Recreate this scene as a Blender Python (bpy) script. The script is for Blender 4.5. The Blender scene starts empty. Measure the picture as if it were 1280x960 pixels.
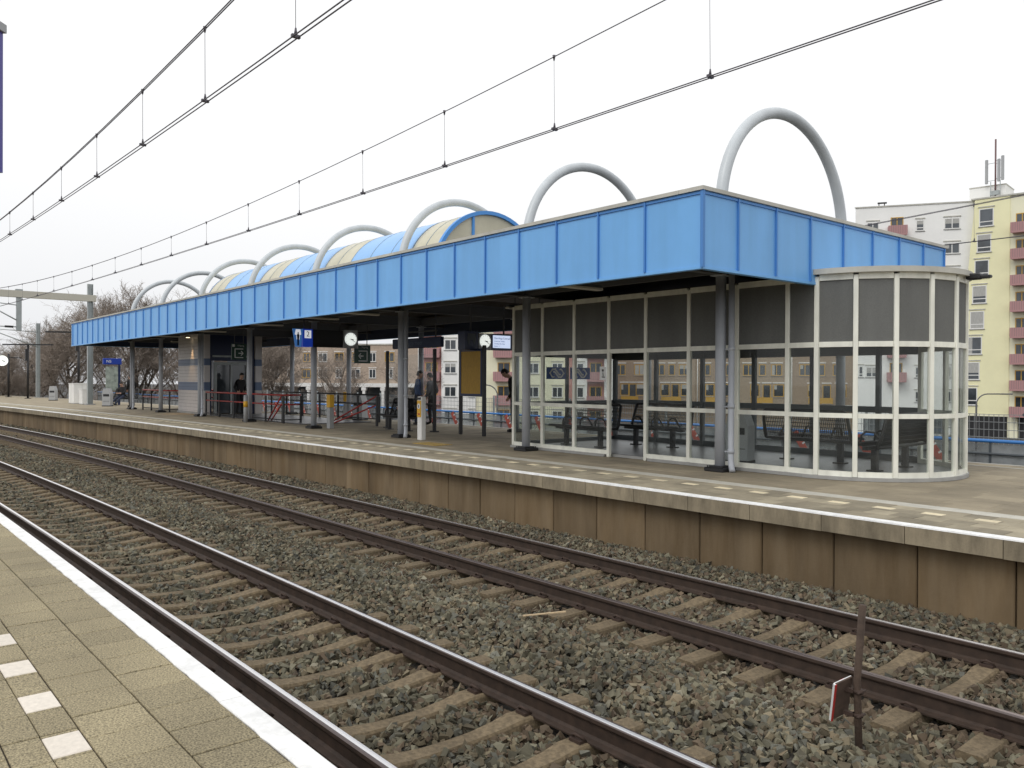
import bpy, math, random
import numpy as np
from mathutils import Vector, Matrix
random.seed(7); RNG = np.random.default_rng(11)
PI = math.pi
S = bpy.context.scene
COL = S.collection

def bend(x):                                   # the tracks and platforms lie on a slight curve
    return -.00974*x - .00079*x*x

# ------------------------------------------------------------------ materials
MATS = {}
def mat(name, col, rough=.6, metal=0., var=.0, scale=4., bump=0., bscale=60., col2=None, stretch=None, spec=.5, island=0., detail=6, stain=0., sscale=.8, sstretch=(1,1,1)):
    if name in MATS: return MATS[name]
    m = bpy.data.materials.new(name); m.use_nodes = True; MATS[name] = m
    nt = m.node_tree; N = nt.nodes; L = nt.links
    b = N['Principled BSDF']
    b.inputs['Roughness'].default_value = rough; b.inputs['Metallic'].default_value = metal
    b.inputs['Specular IOR Level'].default_value = spec
    b.inputs['Base Color'].default_value = (*col, 1)
    tc = N.new('ShaderNodeTexCoord'); vec = tc.outputs['Object']
    if stretch:
        mp = N.new('ShaderNodeMapping'); mp.inputs['Scale'].default_value = stretch
        L.new(vec, mp.inputs['Vector']); vec = mp.outputs['Vector']
    out = None
    if var or col2:
        nz = N.new('ShaderNodeTexNoise'); nz.inputs['Scale'].default_value = scale; nz.inputs['Detail'].default_value = detail
        nz.inputs['Roughness'].default_value = .65
        L.new(vec, nz.inputs['Vector'])
        r = N.new('ShaderNodeValToRGB')
        r.color_ramp.elements[0].position = .32; r.color_ramp.elements[1].position = .68
        c2 = col2 if col2 else tuple(min(1, c*(1+var)) for c in col)
        c1 = tuple(c*(1-var) for c in col)
        r.color_ramp.elements[0].color = (*c1, 1); r.color_ramp.elements[1].color = (*c2, 1)
        L.new(nz.outputs['Fac'], r.inputs['Fac']); out = r.outputs['Color']
    if island:
        g = N.new('ShaderNodeNewGeometry'); mr = N.new('ShaderNodeMapRange')
        mr.inputs['To Min'].default_value = 1-island; mr.inputs['To Max'].default_value = 1+island
        L.new(g.outputs['Random Per Island'], mr.inputs['Value'])
        mx = N.new('ShaderNodeMix'); mx.data_type = 'RGBA'; mx.blend_type = 'MULTIPLY'; mx.inputs['Factor'].default_value = 1
        if out: L.new(out, mx.inputs['A'])
        else: mx.inputs['A'].default_value = (*col, 1)
        L.new(mr.outputs['Result'], mx.inputs['B']); out = mx.outputs['Result']
    if stain:                                   # large soft dirt patches or runs
        sm = N.new('ShaderNodeMapping'); sm.inputs['Scale'].default_value = sstretch; L.new(tc.outputs['Object'], sm.inputs['Vector'])
        sn = N.new('ShaderNodeTexNoise'); sn.inputs['Scale'].default_value = sscale; sn.inputs['Detail'].default_value = 5; L.new(sm.outputs['Vector'], sn.inputs['Vector'])
        sr = N.new('ShaderNodeMapRange'); sr.inputs['From Min'].default_value = .32; sr.inputs['From Max'].default_value = .62; sr.inputs['To Min'].default_value = 1-stain; sr.inputs['To Max'].default_value = 1.04
        L.new(sn.outputs['Fac'], sr.inputs['Value'])
        mx2 = N.new('ShaderNodeMix'); mx2.data_type = 'RGBA'; mx2.blend_type = 'MULTIPLY'; mx2.inputs['Factor'].default_value = 1
        if out: L.new(out, mx2.inputs['A'])
        else: mx2.inputs['A'].default_value = (*col, 1)
        L.new(sr.outputs['Result'], mx2.inputs['B']); out = mx2.outputs['Result']
    if out: L.new(out, b.inputs['Base Color'])
    if bump:
        n2 = N.new('ShaderNodeTexNoise'); n2.inputs['Scale'].default_value = bscale; n2.inputs['Detail'].default_value = 4
        L.new(tc.outputs['Object'], n2.inputs['Vector'])
        bp = N.new('ShaderNodeBump'); bp.inputs['Strength'].default_value = bump; bp.inputs['Distance'].default_value = .01
        L.new(n2.outputs['Fac'], bp.inputs['Height']); L.new(bp.outputs['Normal'], b.inputs['Normal'])
    return m

def emit(name, col, e, strength=1.):
    m = mat(name, col, .4); b = m.node_tree.nodes['Principled BSDF']
    b.inputs['Emission Color'].default_value = (*e, 1); b.inputs['Emission Strength'].default_value = strength
    return m

def glassmat(name, tint, refl=1.0, rough=.02, veil=0., veilcol=(.5,.52,.5)):
    m = bpy.data.materials.new(name); m.use_nodes = True; MATS[name] = m
    nt = m.node_tree; N = nt.nodes; L = nt.links; N.clear()
    o = N.new('ShaderNodeOutputMaterial'); t = N.new('ShaderNodeBsdfTransparent'); t.inputs['Color'].default_value = (*tint, 1)
    g = N.new('ShaderNodeBsdfGlossy'); g.inputs['Roughness'].default_value = rough; g.inputs['Color'].default_value = (refl, refl, refl, 1)
    f = N.new('ShaderNodeFresnel'); f.inputs['IOR'].default_value = 1.5
    mx = N.new('ShaderNodeMixShader'); L.new(f.outputs['Fac'], mx.inputs['Fac']); L.new(t.outputs[0], mx.inputs[1]); L.new(g.outputs[0], mx.inputs[2])
    last = mx.outputs[0]
    if veil:                                    # hazy low-contrast look painted in as a faint patchy veil
        d = N.new('ShaderNodeBsdfDiffuse'); d.inputs['Color'].default_value = (*veilcol, 1)
        nz = N.new('ShaderNodeTexNoise'); nz.inputs['Scale'].default_value = 1.7; nz.inputs['Detail'].default_value = 5
        tc = N.new('ShaderNodeTexCoord'); L.new(tc.outputs['Object'], nz.inputs['Vector'])
        mr = N.new('ShaderNodeMapRange'); mr.inputs['From Min'].default_value = .3; mr.inputs['From Max'].default_value = .7
        mr.inputs['To Min'].default_value = veil*.4; mr.inputs['To Max'].default_value = veil*1.5
        L.new(nz.outputs['Fac'], mr.inputs['Value'])
        m2 = N.new('ShaderNodeMixShader'); L.new(mr.outputs['Result'], m2.inputs['Fac']); L.new(last, m2.inputs[1]); L.new(d.outputs[0], m2.inputs[2]); last = m2.outputs[0]
    gm = N.new('ShaderNodeNewGeometry'); bk = N.new('ShaderNodeMixShader'); t2 = N.new('ShaderNodeBsdfTransparent')
    L.new(gm.outputs['Backfacing'], bk.inputs['Fac']); L.new(last, bk.inputs[1]); L.new(t2.outputs[0], bk.inputs[2]); L.new(bk.outputs[0], o.inputs['Surface'])
    return m

blue    = mat('blue_cladding', (.175,.44,.83), .42, var=.04, scale=.8, bump=.03, bscale=9, spec=.4, stain=.065, sscale=1.3, sstretch=(2.4,2.4,.25))
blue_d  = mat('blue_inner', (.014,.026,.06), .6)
blue_rib_and_shade= mat('blue_seam_and_shade', (.07,.24,.60), .5)
trim    = mat('roof_trim', (.50,.49,.44), .6, var=.18, scale=1.5)
steel   = mat('grey_paint', (.46,.485,.53), .42, var=.06, scale=3)
arch_m  = mat('arch_paint', (.56,.60,.63), .38, var=.05, scale=1.2, stain=.12, sscale=2.2, sstretch=(1,1,.5))
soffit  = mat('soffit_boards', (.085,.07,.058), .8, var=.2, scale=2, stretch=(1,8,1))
beam_m  = mat('beam_paint', (.10,.10,.105), .6)
cream   = mat('cream_frame', (.86,.86,.77), .5, var=.06, scale=1.3, stain=.13, sscale=3, sstretch=(2,2,.4))
dpanel  = mat('dark_screen_panel', (.145,.148,.142), .85, stain=.12, sscale=1.5, sstretch=(2,2,.3), var=.12, scale=60)
dframe  = mat('dark_frame', (.085,.098,.108), .5)
black   = mat('black_metal', (.015,.015,.017), .45)
beige_v = mat('skylight_cream', (.58,.55,.42), .35, var=.1, scale=1.5)
blue_v  = mat('skylight_blue', (.24,.49,.86), .3, var=.05, scale=1.5)
blue_ring = mat('skylight_rim', (.07,.30,.75), .4)
glass   = glassmat('shelter_glass', (.84,.87,.855), .55, veil=.055)
clear   = glassmat('screen_glass', (.92,.94,.94), .5, veil=.015)
winglass= mat('window_glass', (.05,.06,.07), .08, var=.6, scale=.35, spec=.8)
strutm  = mat('strut_red', (.40,.085,.06), .6, var=.2, scale=6)
redm    = mat('red_rail_paint', (.42,.035,.03), .4)
navy    = mat('navy_sign', (.008,.018,.07), .35)
signblue= mat('sign_blue', (.012,.045,.33), .35)
litblue = mat('pictogram_blue', (.08,.25,.62), .35)
white   = mat('white_paint', (.80,.80,.78), .5, var=.06, scale=2)
whites  = mat('white_sign', (.75,.76,.76), .4)
green   = mat('exit_green', (.008,.05,.03), .4)
yellow  = mat('yellow_paint', (.75,.42,.03), .45)
yboard  = mat('yellow_timetable', (.50,.29,.025), .5, var=.12, scale=30, stretch=(1,1,.25))
greyp   = mat('grey_plastic', (.38,.39,.40), .5, var=.05)
concr   = mat('coping_concrete', (.245,.205,.14), .85, var=.33, scale=2.2, stretch=(2.5,2.5,.7), island=.14, bump=.3, bscale=40)
conc_grey = mat('grey_concrete', (.34,.34,.33), .85, var=.15, scale=3, bump=.2)
wallm   = mat('wall_concrete', (.155,.102,.048), .85, col2=(.205,.15,.088), var=.14, scale=1.4, stretch=(2.2,2.2,.3), stain=.22, sscale=1.6, sstretch=(1.6,1.6,.5), island=.16, bump=.25, bscale=25)
white_edge = mat('white_edge_paint', (.86,.86,.85), .6, stain=.16, sscale=6, var=.08, scale=30, bump=.15, bscale=40)
white_line = mat('worn_white_line', (.50,.48,.42), .7, var=.14, scale=4)
tile_n  = mat('platform_tile', (.295,.25,.155), .9, var=.72, scale=110, island=.13, bump=.35, bscale=200, detail=5, stain=.24, sscale=1.1)
tile_f  = mat('island_tile', (.285,.242,.17), .9, var=.16, scale=1.6, island=.16, bump=.3, bscale=60, stain=.16, sscale=.7)
tile_f2 = mat('island_tile_edge', (.295,.258,.185), .9, var=.22, scale=2.2, island=.26, bump=.3, bscale=60)
tile_w  = mat('pale_tile', (.70,.64,.56), .8, var=.1, scale=30, island=.06)
tile_y  = mat('buff_brick', (.72,.63,.44), .8, var=.12, scale=20, island=.12)
joint   = mat('joint_sand', (.055,.045,.035), .95)
sleep_m = mat('sleeper_concrete', (.165,.125,.075), .9, var=.36, scale=26, stain=.2, sscale=2.5, bump=.5, bscale=90, island=0)
rail_side = mat('rail_rust', (.042,.026,.018), .7, var=.35, scale=9)
rail_top= mat('rail_steel', (.95,.93,.92), .42, metal=1.)
rail_shade= mat('rail_head_edge', (.13,.105,.10), .4, metal=.7)
rail_top2= mat('rail_steel_worn', (.40,.33,.31), .38, metal=1.)
clip_m  = mat('clip_rust', (.05,.03,.022), .8)
wire_m  = mat('wire_dark', (.085,.078,.095), .5)
galv    = mat('galvanised', (.36,.39,.39), .45, metal=.3, var=.1, scale=4)
skin_m  = mat('skin', (.55,.34,.25), .6)
cloth_k = mat('cloth_black', (.012,.012,.014), .85)
cloth_b = mat('cloth_blue', (.05,.10,.24), .85)
cloth_g = mat('cloth_grey', (.10,.10,.11), .85)
jean    = mat('cloth_jeans', (.03,.04,.07), .85)
hair_k  = mat('hair_dark', (.012,.009,.007), .7)
bark    = mat('bark', (.12,.10,.082), .9, var=.3, scale=6)
twig    = mat('twig', (.27,.225,.188), .9, var=.3, scale=2)
brick   = mat('brown_brick', (.33,.25,.18), .9, var=.15, scale=3)
brick2  = mat('dark_brick', (.43,.345,.275), .9, var=.15, scale=3)
render_w= mat('white_render', (.88,.88,.86), .85, var=.04, scale=.5)
render_y= mat('yellow_render', (.85,.82,.53), .85, var=.04, scale=.5)
render_y2= mat('pale_yellow_render', (.84,.82,.62), .85, var=.04, scale=.5)
redbal  = mat('red_balcony', (.42,.23,.23), .6)
redpil  = mat('red_render', (.48,.24,.21), .7)
frame_y = mat('ochre_frame', (.55,.33,.06), .6)
frame_w = mat('white_frame', (.78,.78,.76), .5)
asphalt = mat('asphalt', (.06,.06,.06), .9, var=.2, scale=1)
earth   = mat('embankment_soil', (.08,.075,.055), .95, var=.3, scale=.6)

# ------------------------------------------------------------------ mesh builder
class MB:
    def __init__(s): s.v=[]; s.f=[]; s.m=[]; s.mats=[]; s.cur=0; s.sm=[]; s.smooth=False
    def use(s, m):
        if m not in s.mats: s.mats.append(m)
        s.cur = s.mats.index(m); return s
    def add(s, vs, fs):
        o=len(s.v); s.v += [tuple(v) for v in vs]
        for f in fs: s.f.append(tuple(i+o for i in f)); s.m.append(s.cur); s.sm.append(s.smooth)
        return s
    def box(s, x0,x1,y0,y1,z0,z1):
        return s.add([(x0,y0,z0),(x1,y0,z0),(x1,y1,z0),(x0,y1,z0),(x0,y0,z1),(x1,y0,z1),(x1,y1,z1),(x0,y1,z1)],
              [(0,3,2,1),(4,5,6,7),(0,1,5,4),(1,2,6,5),(2,3,7,6),(3,0,4,7)])
    def bbox(s, c, d, ux=(1,0,0), uy=(0,1,0), bev=0.):      # oriented box, optional small chamfer
        c=Vector(c); X=Vector(ux).normalized(); Y=Vector(uy).normalized(); Z=X.cross(Y)
        h=[d[0]/2,d[1]/2,d[2]/2]
        if bev<=0:
            P=[c+X*(sx*h[0])+Y*(sy*h[1])+Z*(sz*h[2]) for sz in(-1,1) for sx,sy in((-1,-1),(1,-1),(1,1),(-1,1))]
            return s.add(P,[(0,3,2,1),(4,5,6,7),(0,1,5,4),(1,2,6,5),(2,3,7,6),(3,0,4,7)])
        rings=[]
        for z,i in((-h[2],bev),(-h[2]+bev,0),(h[2]-bev,0),(h[2],bev)):
            a,b=h[0]-i,h[1]-i; k=bev
            rings.append([c+X*x+Y*y+Z*z for x,y in((-a+k,-b),(a-k,-b),(a,-b+k),(a,b-k),(a-k,b),(-a+k,b),(-a,b-k),(-a,-b+k))])
        return s.loft(rings, True)
    def loft(s, rings, caps=True, closed=True):
        n=len(rings[0]); V=[p for r in rings for p in r]; F=[]
        for i in range(len(rings)-1):
            for j in range(n if closed else n-1):
                a=i*n+j; b=i*n+(j+1)%n; F.append((a,b,b+n,a+n))
        if caps and closed: F.append(tuple(range(n-1,-1,-1))); F.append(tuple((len(rings)-1)*n+j for j in range(n)))
        return s.add(V,F)
    def tube(s, pts, r, n=8, caps=True, smooth=True):
        pts=[Vector(p) for p in pts]; R=r if isinstance(r,(list,tuple)) else [r]*len(pts)
        rings=[]; ref=None
        for i,p in enumerate(pts):
            t=(pts[min(i+1,len(pts)-1)]-pts[max(i-1,0)]).normalized()
            if ref is None: ref = Vector((0,0,1)) if abs(t.z)<.9 else Vector((1,0,0))
            a=(ref-t*ref.dot(t)).normalized(); b=t.cross(a); ref=a
            rings.append([p+a*(R[i]*math.cos(2*PI*k/n))+b*(R[i]*math.sin(2*PI*k/n)) for k in range(n)])
        o=s.smooth; s.smooth=smooth; s.loft(rings,caps); s.smooth=o; return s
    def bar(s, p, q, w, h=None):                                  # rectangular bar p->q, w sideways, h up
        h=h or w; p=Vector(p); q=Vector(q); t=(q-p); L=t.length; t.normalize()
        up=Vector((0,0,1)) if abs(t.z)<.95 else Vector((1,0,0))
        sd=t.cross(up).normalized()
        return s.bbox((p+q)/2,(L,w,h),t,sd)
    def disc(s, c, r, nrm, th=.01, n=24):
        c=Vector(c); nrm=Vector(nrm).normalized(); return s.tube([c-nrm*th/2,c+nrm*th/2],r,n,True,False)
    def prism(s, poly, o, ux, uy, th):                            # 2-d polygon in plane (ux,uy) at o, thickness th along ux x uy
        o=Vector(o);ux=Vector(ux);uy=Vector(uy);nz=ux.cross(uy).normalized()
        return s.loft([[o+ux*a+uy*b for a,b in poly],[o+ux*a+uy*b+nz*th for a,b in poly]],True)
    def ell(s, c, r, n=12, k=8, f=None):
        c=Vector(c); rings=[]
        o=s.smooth; s.smooth=True
        for i in range(1,k):
            t=PI*i/k; rings.append([Vector((c.x+r[0]*math.sin(t)*math.cos(2*PI*j/n), c.y+r[1]*math.sin(t)*math.sin(2*PI*j/n), c.z-r[2]*math.cos(t))) for j in range(n)])
        s.loft(rings,True); s.smooth=o; return s
    def build(s, name, parent=None, m=None, loc=None):
        me=bpy.data.meshes.new(name)
        me.from_pydata([tuple(v) for v in s.v],[],s.f)
        for x in (s.mats or [m]): me.materials.append(x)
        if s.mats: me.polygons.foreach_set('material_index', s.m)
        me.polygons.foreach_set('use_smooth', s.sm)
        me.update()
        o=bpy.data.objects.new(name,me); COL.objects.link(o)
        if parent: o.parent=parent
        if loc: o.location=loc
        return o
def M(m): b=MB(); b.use(m); return b

def tag(o,label,cat=None,group=None,kind=None):
    if label: o['label']=label
    if cat: o['category']=cat
    if group: o['group']=group
    if kind: o['kind']=kind
    return o
def thing(name,label,cat,loc=(0,0,0),rz=0,group=None):
    o=bpy.data.objects.new(name,None); COL.objects.link(o); o.location=loc; o.rotation_euler=(0,0,rz); o.empty_display_size=.2
    return tag(o,label,cat,group)
def struct(name,mb,label=None,kind='structure'):
    o=mb.build(name); o['kind']=kind
    if label: o['label']=label
    return o
def dup(o,parent=None):
    c=o.copy(); COL.objects.link(c)
    if parent: c.parent=parent
    for ch in list(o.children): dup(ch,c)
    return c
def text(name,body,size,m,parent,loc,rot,align='CENTER',ext=.001):
    cu=bpy.data.curves.new(name,'FONT'); cu.body=body; cu.size=size; cu.align_x=align; cu.align_y='CENTER'; cu.extrude=ext
    cu.materials.append(m); tmp=bpy.data.objects.new(name,cu); COL.objects.link(tmp)
    dg=bpy.context.evaluated_depsgraph_get(); me=bpy.data.meshes.new_from_object(tmp.evaluated_get(dg)); bpy.data.objects.remove(tmp)
    o=bpy.data.objects.new(name,me); COL.objects.link(o); o.parent=parent; o.location=loc; o.rotation_euler=rot
    return o

# ------------------------------------------------------------------ world, sun, camera
SUN_EL, SUN_AZ = math.radians(48), math.radians(-80)      # direction the light comes from (azimuth from +X)
w=bpy.data.worlds.new('World'); S.world=w; w.use_nodes=True
nt=w.node_tree; N=nt.nodes; L=nt.links; bg=N['Background']
sky=N.new('ShaderNodeTexSky'); sky.sky_type='NISHITA'; sky.sun_disc=False
sky.sun_elevation=SUN_EL; sky.sun_rotation=math.radians(90)-SUN_AZ
sky.air_density=1; sky.dust_density=6; sky.ozone_density=1
hs=N.new('ShaderNodeHueSaturation'); hs.inputs['Saturation'].default_value=.12; L.new(sky.outputs[0],hs.inputs['Color'])
tc=N.new('ShaderNodeTexCoord'); sx=N.new('ShaderNodeSeparateXYZ'); L.new(tc.outputs['Generated'],sx.inputs[0])
rp=N.new('ShaderNodeValToRGB'); L.new(sx.outputs['Z'],rp.inputs['Fac'])      # closed cloud deck: a little greyer at the horizon
e=rp.color_ramp.elements; e[0].position=0.; e[0].color=(.80,.81,.83,1); e[1].position=1; e[1].color=(1,1,1,1)
q=rp.color_ramp.elements.new(.22); q.color=(.97,.975,.985,1)
ms=N.new('ShaderNodeVectorMath'); ms.operation='SCALE'; ms.inputs['Scale'].default_value=11.0; L.new(rp.outputs['Color'],ms.inputs[0])
nzs=N.new('ShaderNodeTexNoise'); nzs.inputs['Scale'].default_value=1.6; nzs.inputs['Detail'].default_value=3; L.new(tc.outputs['Generated'],nzs.inputs['Vector'])
mrs=N.new('ShaderNodeMapRange'); mrs.inputs['To Min'].default_value=.95; mrs.inputs['To Max'].default_value=1.05; L.new(nzs.outputs['Fac'],mrs.inputs['Value'])
ms2=N.new('ShaderNodeVectorMath'); ms2.operation='SCALE'; L.new(ms.outputs[0],ms2.inputs[0]); L.new(mrs.outputs['Result'],ms2.inputs['Scale'])
mx=N.new('ShaderNodeMix'); mx.data_type='RGBA'; mx.inputs['Factor'].default_value=.88
L.new(hs.outputs[0],mx.inputs['A']); L.new(ms2.outputs[0],mx.inputs['B']); L.new(mx.outputs['Result'],bg.inputs['Color'])
bg.inputs['Strength'].default_value=.105
sl=bpy.data.lights.new('sun','SUN'); sl.energy=.9; sl.angle=math.radians(25); sl.color=(1,.97,.92)
so=bpy.data.objects.new('sun',sl); COL.objects.link(so)
d=Vector((math.cos(SUN_EL)*math.cos(SUN_AZ),math.cos(SUN_EL)*math.sin(SUN_AZ),math.sin(SUN_EL)))
so.rotation_euler=(-d).to_track_quat('-Z','Y').to_euler(); so.location=(0,-10,30)

F_,PITCH,ROLL,YAW,H=1033.18,.0049,.00462,.69478,1.575
fw=Vector((-math.cos(YAW)*math.cos(PITCH),math.sin(YAW)*math.cos(PITCH),-math.sin(PITCH)))
r0=Vector((math.sin(YAW),math.cos(YAW),0)); u0=r0.cross(fw)
rt=r0*math.cos(ROLL)+u0*math.sin(ROLL); up=-r0*math.sin(ROLL)+u0*math.cos(ROLL)
cd=bpy.data.cameras.new('camera'); co=bpy.data.objects.new('camera',cd); COL.objects.link(co)
mw=Matrix.Identity(4)
for i in range(3): mw[i][0]=rt[i]; mw[i][1]=up[i]; mw[i][2]=-fw[i]
mw[0][3],mw[1][3],mw[2][3]=0,0,H
co.matrix_world=mw; cd.sensor_width=36; cd.lens=F_/1280*36; cd.clip_end=2000; cd.clip_start=.05
S.camera=co
vs=S.view_settings; vs.view_transform='Standard'; vs.look='None'; vs.exposure=0; vs.gamma=1; vs.use_curve_mapping=False
S.cycles.max_bounces=8; S.cycles.transparent_max_bounces=24; S.cycles.caustics_reflective=False; S.cycles.caustics_refractive=False
# ------------------------------------------------------------------ ground and track bed
g=M(asphalt); g.add([(-900,-900,-4.6),(900,-900,-4.6),(900,900,-4.6),(-900,900,-4.6)],[(0,1,2,3)]); struct('ground',g)
XS=[-130+4*i for i in range(37)]                                   # -130 .. 14
def strip(b, y0,z0,y1,z1, xs=XS):                                  # a sheet that follows the curve
    V=[];Fq=[]
    for i,x in enumerate(xs):
        V+=[(x,y0+bend(x),z0),(x,y1+bend(x),z1)]
        if i: Fq.append((2*i-2,2*i,2*i+1,2*i-1))
    return b.add(V,Fq)
b=M(earth); strip(b,-9,-4.6,-9,-1.2); strip(b,-9,-1.2,24.5,-1.2); strip(b,24.5,-1.2,27,-4.7); struct('embankment',b)

RZ=-.777                                                            # rail head level
R1,R2=2.61+.7525, 6.45+.7525                                        # track centre lines
def zb(y):                                                          # ballast profile across the two tracks
    z=-1.0
    for rc in (R1,R2):
        d=abs(y-rc)
        if d<.68: z=max(z,-.996+.02*math.cos(d*4))
    mid=(R1+R2)/2
    z+= .085*math.exp(-((y-mid)/.42)**2) + .05*math.exp(-((y-9.0)/.5)**2)
    return z
bal=M(mat('ballast_bed',(.045,.038,.03),.95,col2=(.10,.09,.075),var=.5,scale=26,bump=1.,bscale=30,detail=4))
ys=[1.2+.15*i for i in range(56)]
V=[];Fq=[]
for i,x in enumerate(XS):
    for y in ys: V.append((x,y+bend(x),zb(y)-.035))
    if i:
        for j in range(len(ys)-1):
            a=(i-1)*len(ys)+j; Fq.append((a,a+len(ys),a+len(ys)+1,a+1))
bal.add(V,Fq); struct('ballast_bed',bal)
bal2=M(MATS['ballast_bed']); strip(bal2,17.0,-1.0,22.3,-1.0); struct('rear_track_bed',bal2)

# crushed stone: one mass nobody could count
stone_m=mat('ballast_stone',(.115,.104,.076),.88,col2=(.19,.174,.132),var=.30,scale=1.6,island=.45,bump=.25,bscale=80)
nt2=stone_m.node_tree
_b=nt2.nodes['Principled BSDF']; _lk=_b.inputs['Base Color'].links[0].from_socket
_g=nt2.nodes.new('ShaderNodeNewGeometry'); _wn=nt2.nodes.new('ShaderNodeTexWhiteNoise'); _wn.noise_dimensions='1D'
_r=nt2.nodes.new('ShaderNodeValToRGB'); _r.color_ramp.interpolation='CONSTANT'
nt2.links.new(_g.outputs['Random Per Island'],_wn.inputs['W']); nt2.links.new(_wn.outputs['Value'],_r.inputs['Fac'])
_e=_r.color_ramp.elements; _e[0].color=(.97,.98,.90,1); _e[0].position=0; _e[1].position=.45; _e[1].color=(1.08,.98,.84,1)
for p_,c_ in ((.76,(1.08,.94,.80,1)),(.80,(.8,.86,.92,1)),(.96,(1.45,1.45,1.42,1))):
    q=_e.new(p_); q.color=c_
_m=nt2.nodes.new('ShaderNodeMix'); _m.data_type='RGBA'; _m.blend_type='MULTIPLY'; _m.inputs['Factor'].default_value=1
nt2.links.new(_lk,_m.inputs['A']); nt2.links.new(_r.outputs['Color'],_m.inputs['B']); nt2.links.new(_m.outputs['Result'],_b.inputs['Base Color'])
# a rusty brown film of brake dust along both rails of each track
_tc=nt2.nodes.new('ShaderNodeTexCoord')
_t=(1+5**.5)/2
ICO=np.array([(-1,_t,0),(1,_t,0),(-1,-_t,0),(1,-_t,0),(0,-1,_t),(0,1,_t),(0,-1,-_t),(0,1,-_t),(_t,0,-1),(_t,0,1),(-_t,0,-1),(-_t,0,1)])/math.sqrt(1+_t*_t)
ICF=np.array([(0,11,5),(0,5,1),(0,1,7),(0,7,10),(0,10,11),(1,5,9),(5,11,4),(11,10,2),(10,7,6),(7,1,8),(3,9,4),(3,4,2),(3,2,6),(3,6,8),(3,8,9),(4,9,5),(2,4,11),(6,2,10),(8,6,7),(9,8,1)])
def sleeper_gap(x,y):                                               # True where a sleeper's top stays free of stones
    for rc in (R1,R2):
        if abs(y-rc)<1.27:
            ph=((x-SL0+.3)%.6)-.3
            return np.abs(ph)
SL0=.1
CUB=np.array([(-1,-1,-1),(1,-1,-1),(1,1,-1),(-1,1,-1),(-1,-1,1),(1,-1,1),(1,1,1),(-1,1,1)],float)*.72
CUF=np.array([(0,3,2),(0,2,1),(4,5,6),(4,6,7),(0,1,5),(0,5,4),(1,2,6),(1,6,5),(2,3,7),(2,7,6),(3,0,4),(3,4,7)])
def stones(n,x0,x1,smin,smax,lift):
    x=RNG.uniform(x0,x1,n); y=RNG.uniform(2.25,9.42,n)
    z=np.array([zb(a) for a in y])
    near=np.minimum(np.abs(np.abs(y-R1)-.7525),np.abs(np.abs(y-R2)-.7525)); z=z+.022*np.exp(-(near/.14)**2)
    ph=np.abs(((x-SL0+.3)%.6)-.3); on=np.zeros(n,bool)
    for rc in (R1,R2):
        dy=np.abs(y-rc); on|=(dy<1.20)&(ph<.092)&~((dy>1.0)&(RNG.random(n)<.18))
        on|=(np.abs(dy-.7525)<.082)
    keep=~on; x,y,z,near=x[keep],y[keep],z[keep],near[keep]; n=len(x); rusty=(RNG.random(n)<np.maximum(np.exp(-(near/.32)**2)*.85,np.where(np.abs(y-R2)<1.4,.38,np.where(y>8.3,.25,.12))))
    s=RNG.uniform(smin,smax,n)**1.0
    sc=s[:,None]*RNG.uniform(.55,1.25,(n,3))*np.array([1.25,1.1,.72])
    base=CUB[None]*RNG.uniform(.55,1.15,(n,8,3))+RNG.normal(0,.16,(n,8,3)); v=base
    v=v*(sc*.82)[:,None,:]
    # random rotation
    q=RNG.normal(size=(n,4)); q/=np.linalg.norm(q,axis=1,keepdims=True); a,b_,c,d_=q.T
    Rm=np.stack([1-2*(c*c+d_*d_),2*(b_*c-a*d_),2*(b_*d_+a*c),2*(b_*c+a*d_),1-2*(b_*b_+d_*d_),2*(c*d_-a*b_),2*(b_*d_-a*c),2*(c*d_+a*b_),1-2*(b_*b_+c*c)],1).reshape(n,3,3)
    v=np.einsum('nij,nkj->nki',Rm,v)
    v[...,0]+=x[:,None]; v[...,1]+=(y+bend(x))[:,None]; v[...,2]+=(z-.02+RNG.uniform(-.012,lift,n))[:,None]
    f=(CUF[None]+8*np.arange(n)[:,None,None])
    return v.reshape(-1,3),f.reshape(-1,3),np.repeat(rusty,12)
parts=[stones(43000,-9,1.2,.028,.056,.034),stones(36000,-19,-9,.028,.055,.03),stones(19000,-34,-19,.042,.066,.02),stones(9000,-60,-34,.06,.09,.0)]
VV=[];FF=[];RU=[];o_=0
for v,f,u_ in parts: VV.append(v); FF.append(f+o_); RU.append(u_); o_+=len(v)
RU=np.concatenate(RU).astype(np.int32)
VV=np.concatenate(VV); FF=np.concatenate(FF).astype(np.int32)
me=bpy.data.meshes.new('gravel'); me.vertices.add(len(VV)); me.vertices.foreach_set('co',VV.astype(np.float32).ravel())
me.loops.add(FF.size); me.loops.foreach_set('vertex_index',FF.ravel())
me.polygons.add(len(FF)); me.polygons.foreach_set('loop_start',np.arange(0,FF.size,3,dtype=np.int32)); me.polygons.foreach_set('loop_total',np.full(len(FF),3,np.int32))
me.polygons.foreach_set('use_smooth',np.zeros(len(FF),bool)); me.polygons.foreach_set('material_index',RU); me.materials.append(stone_m); me.materials.append(mat('rust_dusted_stone',(.098,.070,.044),.9,col2=(.155,.115,.077),var=.3,scale=2,island=.35,bump=.25,bscale=80)); me.update(calc_edges=True); me.validate()
go=bpy.data.objects.new('gravel',me); COL.objects.link(go); go['kind']='stuff'; go['label']='grey brown crushed stone ballast around the tracks'

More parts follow.
